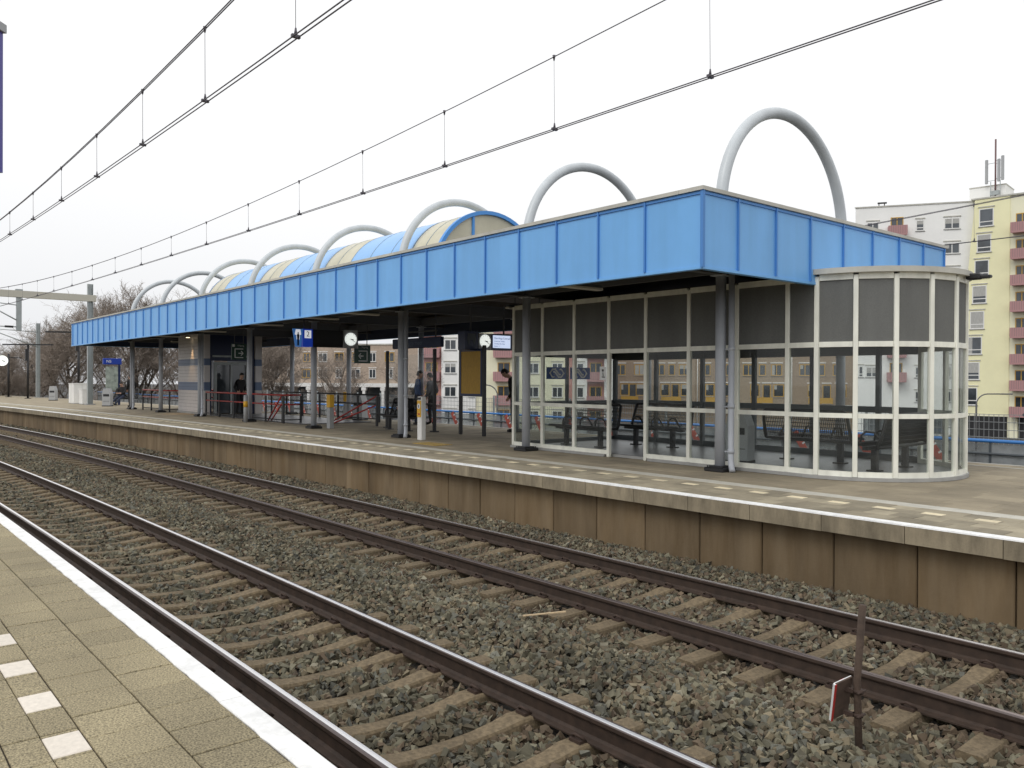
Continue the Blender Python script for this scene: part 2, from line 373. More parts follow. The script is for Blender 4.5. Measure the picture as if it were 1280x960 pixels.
# sleepers: concrete, waisted in the middle, seats higher under the rails
prof=[(-1.26,-.945,.145),(-1.05,-.94,.15),(-.95,-.935,.15),(-.55,-.935,.15),(-.40,-.958,.135),(-.2,-.972,.118),(0,-.975,.115),(.2,-.972,.118),(.40,-.958,.135),(.55,-.935,.15),(.95,-.935,.15),(1.05,-.94,.15),(1.26,-.945,.145)]
sm_=M(sleep_m); rings=[]
for y,z,hw in prof:
    rings.append([(-hw-.03,y,-1.12),(hw+.03,y,-1.12),(hw,y,z-.02),(hw-.018,y,z),(-hw+.018,y,z),(-hw,y,z-.02)])
rings=[[(p[0]*.64,p[1],p[2]) for p in r] for r in rings]
sm_.loft(rings,True)
sl0=sm_.build('sleeper')
def clipmesh(sx):
    c=M(clip_m)
    c.tube([(-.05,sx*.07,-.925),(-.05,sx*.10,-.90),(0,sx*.125,-.875),(.05,sx*.10,-.895),(.05,sx*.065,-.93),(.0,sx*.075,-.92),(-.02,sx*.11,-.925)],.011,6)
    c.bbox((0,sx*.10,-.928),(.11,.06,.03))
    return c
cl=[]
for s_ in (-1,1):
    for sx in (-1,1): o=clipmesh(sx).build('rail_clip',sl0); o.location=(0,s_*.7525,0); cl.append(o)
first=True
for rc,lab,grp in ((R1,'brown concrete sleeper under the track beside the white platform edge','sleepers of the track nearest the tiled platform'),
                   (R2,'brown concrete sleeper under the track along the concrete platform wall','sleepers of the track along the platform wall')):
    k0 = 0
    for k in range(-3,118):
        x=SL0-.6*k
        if rc==R1 and x>-.3: continue
        if x>1.0: continue
        if first: o=sl0; first=False
        else:
            o=sl0.copy(); COL.objects.link(o)
            if x>-24:
                for c in cl: cc=c.copy(); COL.objects.link(cc); cc.parent=o
        o.location=(x+random.uniform(-.012,.012),rc+bend(x)+random.uniform(-.015,.015),random.uniform(-.006,.004))
        o.rotation_euler=(0,0,math.atan(-.00974-.00158*x)+random.uniform(-.008,.008))
        tag(o,lab,'sleeper',grp)
# rails
P_=[(-.036,0),(-.036,-.025),(-.028,-.038),(-.010,-.05),(-.009,-.13),(-.03,-.145),(-.075,-.155),(-.075,-.168),(.075,-.168),(.075,-.155),(.03,-.145),(.009,-.13),(.010,-.05),(.028,-.038),(.036,-.025),(.036,0),(.028,.006),(.010,.0075),(-.012,.0075),(-.028,.006)]
labs={0:'dark rail closest to the white edged tiled platform',1:'shiny topped rail on the far side of the nearest track',2:'brown worn rail of the second track facing the stone strip',3:'shiny rail running along the concrete platform wall'}
xs=[-130+2*i for i in range(72)]
for i,y0 in enumerate((R1-.7525,R1+.7525,R2-.7525,R2+.7525)):
    b=M(rail_side); b.use(rail_top2 if i==2 else rail_top); ti=b.cur; b.use(rail_shade); te=b.cur; b.use(rail_side)
    rings=[[(x,y0+bend(x)+p[0],RZ+p[1]) for p in P_] for x in xs]
    b.loft(rings,True)
    o=b.build('rail')
    mi=[]
    n=len(P_)
    for fi in range(len(b.f)):
        j=fi%n if fi<(len(rings)-1)*n else -1
        mi.append((ti if j in ((17,18) if i in (1,3) else (16,17)) else te) if j in (15,16,17,18,19) else 0)
    o.data.polygons.foreach_set('material_index',mi)
    tag(o,labs[i],'rail','rails of the two tracks')

# ------------------------------------------------------------------ near platform (tiles really laid)
EN=1.585
b=M(joint); strip(b,-9,-.012,EN-.03,-.012); strip(b,EN-.03,-.012,EN-.03,-.20); struct('platform_base',b)
b=M(white_edge)
x=-60.
while x<6:
    L_=1.0; 
    V=[]; 
    for xx in [x+.002+(L_-.004)*k/12 for k in range(13)]:
        jt=random.uniform(-.004,.005); V.append([(xx,EN-.125+bend(xx),-.20),(xx,EN+bend(xx),-.20),(xx,EN+bend(xx),-.006),(xx,EN-.008+bend(xx),0),(xx,EN-.118+jt+bend(xx),0),(xx,EN-.124+jt+bend(xx),-.006)])
    b.loft(V,True); x+=L_
struct('platform_edge',b)
b=M(tile_n); bw=M(tile_w)
def tile(bb,x0,x1,y0,y1,z=0.,ch=.004):
    f=lambda x,y,zz:(x,y+bend(x),zz)
    bb.loft([[f(x0,y0,z-.02),f(x1,y0,z-.02),f(x1,y1,z-.02),f(x0,y1,z-.02)],[f(x0,y0,z-ch),f(x1,y0,z-ch),f(x1,y1,z-ch),f(x0,y1,z-ch)],
             [f(x0+ch,y0+ch,z),f(x1-ch,y0+ch,z),f(x1-ch,y1-ch,z),f(x0+ch,y1-ch,z)]],True)
yy=EN-.128; row=0
while yy>-1.2:
    w_=.298
    off=(.0 if row%2==0 else .15)+ .02*math.sin(row*3)
    x=4+off
    while x>-46:
        z=random.uniform(-.0025,.0015); g_=.0025
        gj=random.choice((.003,.003,.0045,.0065)); x0,x1=x-.30+gj,x-.003
        if row==2:                                                  # warning row: every second tile half pale
            k=int(round((4-x)/.30))
            if k%1==0:
                y1_=yy-g_; ym=yy-.152
                if k%2==0:
                    xa,xb=x-.30+g_,x-.02
                    tile(bw,x-.27,x-.03,ym+.002,y1_,z+.001)
                    tile(b,x-.30+g_,x-.27-.004,ym+.002,y1_,z); tile(b,x-.03+.004,x1,ym+.002,y1_,z)
                else: tile(b,x0,x1,ym+.002,y1_,z)
                tile(b,x0,x1,yy-w_+g_,ym-.002,z)
        else: tile(b,x0,x1,yy-w_+g_,yy-g_,z)
        x-=.30
    yy-=.30; row+=1
b.use(tile_n); strip(b,-8.8,-.003,-1.2,-.003)
struct('platform_tiles',b)
struct('pale_warning_tiles',bw)

# ------------------------------------------------------------------ island platform
E2=9.2; E3=17.36
b=M(joint); strip(b,E2+.10,-.012,E3-.1,-.012); struct('island_base',b)
wall=thing('retaining_wall','rust stained concrete panel wall below the edge of the island platform','wall',(0,0,0))
b=M(wallm); x=-110.2
while x<8:
    x1=x+1.0; pr=random.uniform(-.006,.006); g_=.007
    V=[[(xx,E2+.20+pr+bend(xx),-1.3),(xx,E2+.34+bend(xx),-1.3),(xx,E2+.34+bend(xx),-.23),(xx,E2+.20+pr+bend(xx),-.23)] for xx in (x+g_,x+g_+.012,x1-g_-.012,x1-g_)]
    for k in (0,3): V[k][0]=(V[k][0][0],V[k][0][1]+.012,V[k][0][2]); V[k][3]=(V[k][3][0],V[k][3][1]+.012,V[k][3][2])
    b.loft(V,True); x=x1
b.use(mat('panel_joint',(.03,.025,.02),.95)); strip(b,E2+.32,-1.3,E2+.32,-.23)
b.build('wall_panels',wall)
b=M(concr); x=-110.25
while x<8:
    x1=x+1.0; g_=.004; dz=random.uniform(-.004,.004)
    V=[[(xx,E2+bend(xx),-.225+dz),(xx,E2+.40+bend(xx),-.225+dz),(xx,E2+.40+bend(xx),-.014),(xx,E2+.012+bend(xx),-.014),(xx,E2+bend(xx),-.026)] for xx in (x+g_,x1-g_)]
    b.loft(V,True); x=x1
b.build('coping',wall)
b=M(white_edge); strip(b,E2+.004,-.012,E2+.09,0.0); strip(b,E2+.001,-.028,E2+.004,-.012)
struct('island_edge_line',b)
b=M(tile_f2); by=M(tile_y)
f0=E2+.13
yy=f0; row=0
while yy<E2+1.2:
    x=6.+(.15 if row%2 else 0)
    while x>-62:
        g_=.003
        if row==2:
            k=int(round((6-x)/.30))
            if k%2==0:
                tile(by,x-.27,x-.03,yy+.15,yy+.297,.001); tile(b,x-.297,x-.273,yy+.15,yy+.297); tile(b,x-.027,x-.003,yy+.15,yy+.297); tile(b,x-.297,x-.003,yy+.004,yy+.146)
            else: tile(b,x-.297,x-.003,yy+.003,yy+.297)
        else: tile(b,x-.30+g_,x-g_,yy+g_,yy+.30-g_,random.uniform(-.003,.001))
        x-=.30
    yy+=.30; row+=1
ye=yy
b2=M(white_line)
x=8.
while x>-100:
    tile(b2,x-.297,x-.003,ye+.004,ye+.29,random.uniform(-.002,.001)); x-=.30
strip(b2,E3-.12,.001,E3,.001); 
strip(b2,E3-.7,.003,E3-.62,.003)
struct('island_white_lines',b2)
b3=M(tile_f); yy=ye+.295
while yy<E3-.2:
    x=6.+random.uniform(0,.3)
    while x>-48:
        tile(b3,x-.597,x-.003,yy+.003,min(yy+.397,E3-.13),random.uniform(-.003,.001)); x-=.60
    yy+=.40
strip(b3,ye+.295,-.003,E3-.13,-.003,[-130+4*i for i in range(22)])
strip(b,f0,-.003,ye,-.003,[-130+4*i for i in range(19)])
struct('island_edge_tiles',b); struct('buff_warning_bricks',by); struct('island_tiles',b3)
b=M(conc_grey); strip(b,E3,0,E3,-1.2); struct('island_rear_face',b)
# yellow studded mat
b=M(mat('yellow_mat',(.40,.27,.07),.8,var=.4,scale=14)); b.box(-17.2,-16.2,11.15,11.65,.002,.012)
o=b.build('tactile_mat'); tag(o,'worn yellow studded mat in the paving by the ticket validator','tactile mat')
# litter on the stones
b=M(mat('pale_wood',(.55,.42,.26),.8)); b.bar((-6.55,5.62,-.89),(-6.33,6.03,-.87),.022,.012); o=b.build('wooden_lath'); tag(o,'pale broken wooden lath lying on the ballast between the tracks','wood scrap')
# ballast marker
mk=thing('track_marker','rusty round post with a tilted red and white plate standing in the ballast','marker post',(-2.79,5.38,-.95))
b=M(mat('rusty_post',(.075,.05,.036),.85,var=.35,scale=8,bump=.4)); b.tube([(0.02,0,-.1),(.0,0,.5),(.035,0,1.02)],.024,12); b.build('post',mk)
b=M(clip_m)
for z in (.43,.27): b.tube([(.008,0,z-.012),(.008,0,z+.012)],.034,10); b.bbox((-.045,-.02,z),(.07,.03,.024)); b.tube([(.03,-.05,z),(.03,.05,z)],.009,6)
b.build('clamp',mk)
pl=MB(); pl.use(mat('plate_back',(.09,.06,.045),.8,var=.3,scale=12))
ang=math.radians(18)
ux=Vector((.25,.95,.18)).normalized(); uy=Vector((math.sin(ang)*.9,-.0,math.cos(ang))).normalized(); 
nz=ux.cross(uy).normalized(); uy=nz.cross(ux)
c=Vector((-.095,-.03,.36))
pl.bbox(c,(.16,.30,.012),ux,uy,.003); pl.use(whites); pl.bbox(c-nz*.009,(.158,.298,.006),ux,uy); pl.use(redm); pl.bbox(c-nz*.0135,(.04,.297,.003),ux,uy); pl.use(whites); pl.bbox(c-ux*.084,(.012,.30,.016),ux,uy); pl.use(redm); pl.bbox(c-ux*.082+nz*.012,(.014,.30,.006),ux,uy)
pl.build('plate',mk)
# ------------------------------------------------------------------ canopy
def bw(b,name,parent,m=None):                                       # mesh given in world coordinates under a thing
    o=b.build(name,parent,m); o.location=-Vector(parent.location); return o
XC=[-45.09+5.19*i for i in range(8)]; XC[0]=-44.6
YF,YB,XE,XL,ZT,ZB=9.41,17.2,-7.16,-45.25,4.235,3.17
YC,YC2=12.04,16.12
can=thing('platform_canopy','long flat blue platform roof on grey columns with pale arches and striped barrel skylight','canopy',(-26.2,13.3,0))
b=M(blue)
b.box(XL,XE,YF,YF+.06,ZB,ZT); b.box(XE-.06,XE,YF+.06,YB-.06,ZB,ZT); b.box(XL,XE,YB-.06,YB,ZB,ZT); b.box(XL,XL+.06,YF+.06,YB-.06,ZB,ZT)
b.box(XL-.012,XE+.012,YF-.012,YF+.09,ZB-.03,ZB+.012); b.box(XE-.09,XE+.012,YF+.09,YB,ZB-.03,ZB+.012)
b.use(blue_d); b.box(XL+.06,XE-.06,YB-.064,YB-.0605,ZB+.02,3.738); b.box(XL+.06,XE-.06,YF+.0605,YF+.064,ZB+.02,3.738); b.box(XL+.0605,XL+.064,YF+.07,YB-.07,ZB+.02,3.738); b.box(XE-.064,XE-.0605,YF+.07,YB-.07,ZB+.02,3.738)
bw(b,'fascia',can)
b=M(blue_rib_and_shade)
x=XE-1.04
b.box(XE-.02,XE+.028,YF-.028,YF+.02,ZB-.01,ZT)
xs_=[]
while x>XL+.1: xs_.append(x); x-=.966
for x in xs_: b.box(x-.014,x+.014,YF-.032,YF-.0005,ZB+.013,ZT-.012)
for y in (10.23,11.21,12.19,13.22,14.23,15.23,16.22,17.14): b.box(XE+.0005,XE+.032,y-.014,y+.014,ZB+.013,ZT-.012)
b.box(XL,XE+.02,YF-.02,YF-.0006,ZT-.05,ZT-.02); b.box(XE+.0006,XE+.02,YF,YB,ZT-.05,ZT-.02)  # darker strip under the trim stands in for its shadow line
bw(b,'seam_ribs_and_shade_line',can)
b=M(trim)
x=XL
while x<XE-.1:
    x1=min(x+2.9,XE+.04); b.box(x+.002,x1-.002,YF-.045,YF+.16,ZT,ZT+.055); b.box(x+.002,x1-.002,YB-.16,YB+.04,ZT,ZT+.055); x=x1
y=YF+.16
while y<YB-.2:
    y1=min(y+2.5,YB-.16); b.box(XE-.16,XE+.04,y+.002,y1-.002,ZT,ZT+.053); y=y1
b.box(XL-.04,XL+.16,YF+.16,YB-.16,ZT,ZT+.053)
bw(b,'roof_edge_trim',can)
b=M(mat('roof_felt',(.10,.10,.10),.9,var=.2)); b.box(XL+.06,XE-.06,YF+.06,12.16,4.08,4.16); b.box(XL+.06,XE-.06,16.04,YB-.06,4.08,4.16); b.box(XL+.06,-34.7,12.16,16.04,4.08,4.16); b.box(-17.85,XE-.06,12.16,16.04,4.08,4.16)
bw(b,'roof_deck',can)
SZ=3.74
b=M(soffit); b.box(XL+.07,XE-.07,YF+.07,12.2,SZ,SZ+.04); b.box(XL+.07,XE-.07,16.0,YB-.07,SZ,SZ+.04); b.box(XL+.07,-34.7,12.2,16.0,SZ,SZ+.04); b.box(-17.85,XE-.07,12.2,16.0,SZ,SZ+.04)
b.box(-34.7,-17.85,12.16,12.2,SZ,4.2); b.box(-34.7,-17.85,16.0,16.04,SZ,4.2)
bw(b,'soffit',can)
b=M(beam_m)
for x in XC:
    b.box(x-.07,x+.07,YF+.1,YB-.1,3.42,3.44); b.box(x-.015,x+.015,YF+.1,YB-.1,3.44,3.70); b.box(x-.07,x+.07,YF+.1,YB-.1,3.70,3.738)
for y in (YC,YC2): b.box(XL+.1,XE-.1,y-.05,y+.05,3.45,3.69)
bw(b,'roof_beams',can)
col0=None
for i,x in enumerate(XC):
    for j,y in enumerate((YC,YC2)):
        if col0 is None:
            b=M(steel); b.tube([(0,0,.06),(0,0,3.46)],.092,16); b.bbox((0,0,3.41),(.26,.26,.02)); col0=b.build('column',can)
            b=M(black); b.bbox((0,0,.035),(.40,.40,.07),bev=.012); b.bbox((0,0,.085),(.27,.27,.03))
            for sx in(-1,1):
                for sy in(-1,1): b.tube([(sx*.15,sy*.15,.07),(sx*.15,sy*.15,.10)],.014,6)
            b.build('base_plate',col0); c=col0
        else:
            c=col0.copy(); COL.objects.link(c)
            for ch in col0.children: k=ch.copy(); COL.objects.link(k); k.parent=c
        c.parent=can; c.location=Vector((x,y,0))-can.location
for x in (XC[0],XC[2],XC[5],XC[7]):
    b=M(steel); b.tube([(x+.21,YC+.02,3.6),(x+.21,YC+.02,.22),(x+.235,YC-.0,.12),(x+.30,YC-.06,.02)],.052,12)
    for z in (.32,1.1,2.1): b.tube([(x+.21,YC+.02,z),(x+.21,YC+.02,z+.07)],.06,12); b.bbox((x+.12,YC+.01,z+.03),(.12,.02,.02))
    bw(b,'downpipe',can)
# arches: straight legs rising out of the roof, then a half circle
AC,AR=(YC+YC2)/2,2.05
arch0=None
for x in XC:
    if arch0 is None:
        P=[(0,-AR,-.50),(0,-AR,0)]+[(0,-AR*math.cos(a),AR*math.sin(a)) for a in [PI*k/40 for k in range(1,40)]]+[(0,AR,0),(0,AR,-.50)]
        b=M(arch_m); b.tube(P,.105,16)
        arch0=b.build('arch',can); a=arch0
    else: a=arch0.copy(); COL.objects.link(a); a.parent=can
    a.location=Vector((x,AC,4.58))-can.location
# barrel skylight between the arches
sky_x=[]
VR,VZ=1.90,4.25
def vault(x0,x1,m,name,par):
    b=M(m); n=56; rings=[]
    for x in (x0,x1): rings.append([(x,AC-VR*math.cos(PI*k/n),VZ+VR*math.sin(PI*k/n)) for k in range(n+1)]+[(x,AC-(VR-.02)*math.cos(PI*k/n),VZ+(VR-.02)*math.sin(PI*k/n)) for k in range(n,-1,-1)])
    b.loft(rings,True); return bw(b,name,par)
def ring(b,x,r,w,h):
    n=28; P=[(x-w/2,AC-r*math.cos(PI*k/n),VZ+r*math.sin(PI*k/n)) for k in range(n+1)]
    rings=[]
    for k in range(n+1):
        c_,s_=math.cos(PI*k/n),math.sin(PI*k/n)
        rings.append([(x-w/2,AC-(r)*c_,VZ+r*s_),(x+w/2,AC-r*c_,VZ+r*s_),(x+w/2,AC-(r+h)*c_,VZ+(r+h)*s_),(x-w/2,AC-(r+h)*c_,VZ+(r+h)*s_)])
    b.loft(rings,True)
rb=M(mat('vault_seam',(.20,.27,.33),.5)); n_=0
x=-17.85
segs=[(-19.2,-17.85,2,beige_v)]
for i in (5,4,3):
    xa=XC[i]; segs.append((xa-3.49,xa,3,blue_v)); segs.append((XC[i-1],xa-3.49,2,beige_v))
for x0,x1,k,m in segs:
    for j in range(k):
        a=x0+(x1-x0)*j/k; c=x0+(x1-x0)*(j+1)/k
        vault(a+.012,c-.012,m,'skylight_panel',can); ring(rb,a,VR-.015,.028,.022)
bw(rb,'skylight_seams',can)
b=M(blue_ring); ring(b,-34.72,VR-.05,.06,.06); bw(b,'skylight_rim',can)
b=M(blue_ring); ring(b,-17.82,VR-.06,.12,.10)
for y in (AC-.62,AC+.95): b.box(-17.86,-17.79,y-.035,y+.035,VZ-.05,VZ+math.sqrt(VR*VR-(y-AC)**2)-.04)
bw(b,'skylight_rim',can)
b=M(beige_v); b.prism([(-VR*math.cos(PI*k/28)*.97,VR*math.sin(PI*k/28)*.97) for k in range(29)],(-17.854,AC,VZ),(0,1,0),(0,0,1),.02); bw(b,'skylight_end_pane',can); b=M(beige_v); b.prism([(-VR*math.cos(PI*k/28)*.97,VR*math.sin(PI*k/28)*.97) for k in range(29)],(-34.74,AC,VZ),(0,1,0),(0,0,1),.02)
bw(b,'skylight_end_pane',can)
# fluorescent fittings
lamp_body=mat('fitting_white',(.62,.60,.54),.5)
k=0
for x in (-42,-37,-32,-27,-23.2,-20.9,-16.8,-12.5):
    b=M(lamp_body); b.bbox((0,0,0),(.16,1.3,.05),bev=.01); b.use(dframe); b.bbox((0,0,.05),(.12,1.25,.05)); b.tube([(0,-.4,.07),(0,-.4,.40)],.012,6); b.tube([(0,.4,.07),(0,.4,.40)],.012,6)
    o=b.build('ceiling_lamp'); o.location=(x+1.3,10.9 if k%2 else 13.4,3.33); k+=1
    if -34.7<x+1.3<-17.85 : o.location.y=10.95
    tag(o,'unlit white tube lamp hanging under the dark soffit of the platform roof','ceiling lamp','tube lamps under the platform roof')

# ------------------------------------------------------------------ waiting shelter
sh=thing('waiting_shelter','cream framed glass waiting shelter with a rounded end under the blue roof','shelter',(-10.5,14.1,0))
SY0,SY1,SX0,CX,RR=12.4,15.8,-14.8,-7.35,1.70
MX=[-14.8,-13.8,-12.78,-11.76,-10.77,-9.72,-8.67,-7.67]
ANG=[7,27,47,67,87,107,127,147,167]
def rp(a,r=RR): t=math.radians(a-90); return (CX+r*math.cos(t),AC+r*math.sin(t))
Z0,Z1,Z2,Z3=.10,1.03,2.17,3.27
b=M(conc_grey)
poly=[(SX0-.06,SY0-.06),(-11.85,SY0-.06),(-11.85,SY0+.1),(-10.68,SY0+.1),(-10.68,SY0-.06),(CX,SY0-.06)]+[(CX+(RR+.06)*math.cos(math.radians(a-90)),AC+(RR+.06)*math.sin(math.radians(a-90))) for a in range(0,181,6)]+[(SX0-.06,SY1+.06)]
b.prism(poly,(0,0,.004),(1,0,0),(0,1,0),.055); bw(b,'plinth',sh)
b=M(mat('shelter_floor',(.10,.10,.105),.35,var=.2,scale=2)); b.prism([(SX0+.08,SY0+.12),(CX,SY0+.12)]+[rp(a,RR-.12) for a in range(0,181,10)]+[(SX0+.08,SY1-.1)],(0,0,.062),(1,0,0),(0,1,0),.004); bw(b,'floor',sh)
b=M(cream); fw_=.075
def post(x,y,z0=.06,z1=Z3,w=fw_,ang=0):
    t=math.radians(ang); b.bbox((x,y,(z0+z1)/2),(w,w,z1-z0),(math.cos(t),math.sin(t),0),(-math.sin(t),math.cos(t),0),.006)
def rail_(p,q,z,h=.07,w=.06):
    p=Vector((p[0],p[1],z)); q=Vector((q[0],q[1],z)); t=(q-p).normalized(); b.bar(p+t*.0385,q-t*.0385,w,h)
for x in MX: post(x,SY0,z0=.004 if x in(-11.76,-10.77) else .06)
for a in ANG: post(*rp(a),ang=a)
front=[(x,SY0) for x in MX]+[rp(a) for a in ANG]
for i in range(len(front)-1):
    door=(i==3)
    for z,h in ((Z0+.0,.085),(Z1,.075),(Z2,.085),(Z3-.02,.10)):
        if door and z<2: continue
        rail_(front[i],front[i+1],z,h)
bw(b,'frame',sh); b=M(dframe); post(SX0,SY1); post(SX0,(SY0+SY1)/2)
for z,h in ((Z0,.085),(Z1,.075),(Z2,.085),(Z3-.02,.10)): rail_((SX0,SY0),(SX0,(SY0+SY1)/2),z,h); rail_((SX0,(SY0+SY1)/2),(SX0,SY1),z,h)
bw(b,'end_frame',sh)
b=M(dframe)                                                          # darker frames of the wall behind
BX=[-14.76,-13.4,-12.0,-10.6,-9.2,-7.8]
for x in BX: post(x,SY1,w=.09)
back=[(x,SY1) for x in BX]+[rp(167)]
for i in range(len(back)-1):
    for z,h in ((.12,.12),(Z1,.12),(Z2+.02,.20),(Z3-.02,.10)): rail_(back[i],back[i+1],z,h)
bw(b,'rear_frame',sh)
def pane(p,q,z0,z1,m,name,ins=.036,th=.012):
    bb=M(m); p=Vector((p[0],p[1],(z0+z1)/2)); q=Vector((q[0],q[1],(z0+z1)/2)); t=(q-p).normalized(); bb.bbox((p+q)/2,((q-p).length-2*ins,th,z1-z0),t,t.cross(Vector((0,0,-1)))); return bw(bb,name,sh)
for i in range(len(front)-1):
    p,q=front[i],front[i+1]
    pane(p,q,Z2+.04,Z3-.068,dpanel,'upper_panel')
    if i==3: continue
    pane(p,q,Z1+.036,Z2-.041,glass,'glass_pane'); pane(p,q,Z0+.042,Z1-.037,glass,'glass_pane')
for p,q in (((SX0,SY0),(SX0,AC)),((SX0,AC),(SX0,SY1))):
    pane(p,q,Z2+.04,Z3-.068,dpanel,'upper_panel'); pane(p,q,Z1+.036,Z2-.041,glass,'glass_pane'); pane(p,q,Z0+.042,Z1-.037,glass,'glass_pane')
for i in range(len(back)-1):
    p,q=back[i],back[i+1]
    pane(p,q,Z2+.118,Z3-.068,dpanel,'upper_panel',.046); pane(p,q,Z1+.058,Z2-.078,clear,'glass_pane',.046); pane(p,q,.178,Z1-.058,clear,'glass_pane',.046)
b=M(trim)
edge=[(CX-.42,SY0-.09)]+[rp(a,RR+.10) for a in range(0,181,6)]+[(CX-.42,SY1+.09)]
edge2=[(CX-.42,SY0+.02)]+[rp(a,RR-.02) for a in range(0,181,6)]+[(CX-.42,SY1-.02)]
b.loft([[(p[0],p[1],Z3+.028),(p[0],p[1],Z3+.115),(q_[0],q_[1],Z3+.115),(q_[0],q_[1],Z3+.028)] for p,q_ in zip(edge,edge2)],True)
bw(b,'roof_edge',sh)
b=M(trim); b.prism([(XE+.035,SY0+.02)]+[rp(a,RR-.025) for a in range(6,175,6)]+[(XE+.035,SY1-.02)],(0,0,Z3+.04),(1,0,0),(0,1,0),.05); bw(b,'roof',sh)
b=M(soffit); b.prism([(SX0+.04,SY0+.05),(CX,SY0+.05)]+[rp(a,RR-.06) for a in range(0,181,10)]+[(SX0+.04,SY1-.05)],(0,0,Z3-.06),(1,0,0),(0,1,0),.03); bw(b,'ceiling',sh)
b=M(black); x_,y_=rp(100,RR+.05); b.bbox((x_+.10,y_,Z3+.02),(.22,.16,.10),bev=.02); b.bbox((x_+.27,y_+.0,Z3+.005),(.18,.09,.05),bev=.01); b.tube([(x_-.02,y_,Z3+.04),(x_+.05,y_,Z3+.04)],.02,8); bw(b,'floodlight',sh)
# railway logo stickers on the rear panes
logo_m=whites
def arrows(parent,x0,z0,w,h,y):
    b=M(mat('sticker_blue',(.03,.09,.33),.5)); b.box(x0,x0+w,y-.003,y,z0,z0+h); 
    b.use(logo_m); c=(x0+w*.52,z0+h/2); u=h*.30; t=h*.055
    # two interlocked arrows: an s-shaped double line with arrow heads
    def ln(pts):
        for k in range(len(pts)-1): b.bar((c[0]+pts[k][0]*u,y-.006,c[1]+pts[k][1]*u),(c[0]+pts[k+1][0]*u,y-.006,c[1]+pts[k+1][1]*u),.003,t*1.5)
    ln([(-2.3,0),(-1.4,.9),(-.2,.9),(.9,-.45),(1.3,-.45),(1.7,0),(1.1,.75)])
    ln([(2.3,0),(1.4,-.9),(.2,-.9),(-.9,.45),(-1.3,.45),(-1.7,0),(-1.1,-.75)])
    ln([(1.4,-.9),(2.3,0),(1.4,.9)]); ln([(-1.4,.9),(-2.3,0),(-1.4,-.9)])
    return bw(b,'logo_sticker',parent)
# notice on the left pane beside the doorway
b=M(whites); b.box(-12.02,-11.84,SY0-.012,SY0-.008,1.58,1.86); b.use(black); b.disc((-11.93,SY0-.014,1.78),.028,(0,1,0),.003,12); b.bar((-11.93,SY0-.014,1.74),(-11.92,SY0-.014,1.66),.003,.02); b.bar((-11.96,SY0-.014,1.645),(-11.87,SY0-.014,1.64),.003,.02)
bw(b,'notice_sticker',sh)
def bench(label,loc,rz,group='black wire benches'):
    t=thing('bench',label,'bench',loc,rz,group)                     # seat towards -y
    L_=1.75
    b=M(black); b.tube([(-L_/2,-.25,.46),(L_/2,-.25,.46)],.028,8); b.tube([(-L_/2,.18,.42),(L_/2,.18,.42)],.028,8)
    for k in range(36): x=-L_/2+L_*(k+.5)/36; b.tube([(x,-.25,.455),(x,-.05,.43),(x,.18,.425)],.0075,4)
    b.bbox((0,-.03,.40),(L_,.09,.07)); b.build('seat',t)
    b=M(black); b.tube([(-L_/2,.18,.42),(-L_/2,.235,.55),(-L_/2+.03,.33,.93),(-L_/2+.08,.34,.96),(L_/2-.08,.34,.96),(L_/2-.03,.33,.93),(L_/2,.235,.55),(L_/2,.18,.42)],.032,8)
    for k in range(1,46):
        x=-L_/2+L_*k/46; b.tube([(x,.20,.46),(x,.34,.95)],.0085,4)
    for z in (.52,.59,.66,.73,.80,.87): b.tube([(-L_/2+.01,.21+(z-.45)*.25,z),(L_/2-.01,.21+(z-.45)*.25,z)],.007,4)
    b.build('backrest',t)
    for sx in (-1,1):
        b=M(black); b.bbox((sx*.55,-.02,.20),(.10,.10,.40),bev=.01); b.bbox((sx*.55,-.02,.012),(.2,.2,.024)); b.build('leg',t)
    for x in (-.45,.12,.6):
        b=M(black); b.tube([(x,-.25,.46),(x,-.23,.60),(x,-.15,.66),(x,.0,.65),(x,.16,.46)],.02,8); b.build('armrest',t)
    return t
bench('black wire bench behind the left front panes of the shelter',(-13.55,13.45,.066),0)
bench('black wire bench seen through the open doorway of the shelter',(-12.55,14.75,.066),0)
bench('black wire bench beside the grey bin in the shelter',(-8.35,14.35,.066),PI)
bench('black wire bench standing crosswise in the rounded end of the shelter',(-6.75,14.15,.066),-PI/2)
def bin_(label,loc,rz=0,s=1.,group=None):
    t=thing('litter_bin',label,'litter bin',loc,rz,group)
    b=M(greyp); h=.95*s; w=.21*s
    b.loft([[(-w,-w*.8,0.05),(w,-w*.8,.05),(w,w*.8,.05),(-w,w*.8,.05)],[(-w,-w*.8,h*.72),(w,-w*.8,h*.72),(w,w*.8,h*.72),(-w,w*.8,h*.72)],[(-w*.75,-w*.8,h),(w*.55,-w*.8,h),(w*.55,w*.8,h),(-w*.75,w*.8,h)]],True); b.build('body',t)
    b=M(black); b.bbox((0,-w*.8-.004,h*.62),(w*1.5,.006,h*.13)); b.bbox((0,-w*.8-.004,h*.28),(w*1.6,.006,.012)); b.build('flap',t)
    b=M(black); b.bbox((0,0,.025),(w*2.1,w*1.75,.05)); b.build('foot',t)
    return t
bin_('tall grey litter bin with slanted top inside the glass shelter',(-9.05,13.05,.066),.2,1.0)
bin_('grey litter bin at the end of the red stair railing',(-28.3,15.95,0),.4,1.05)

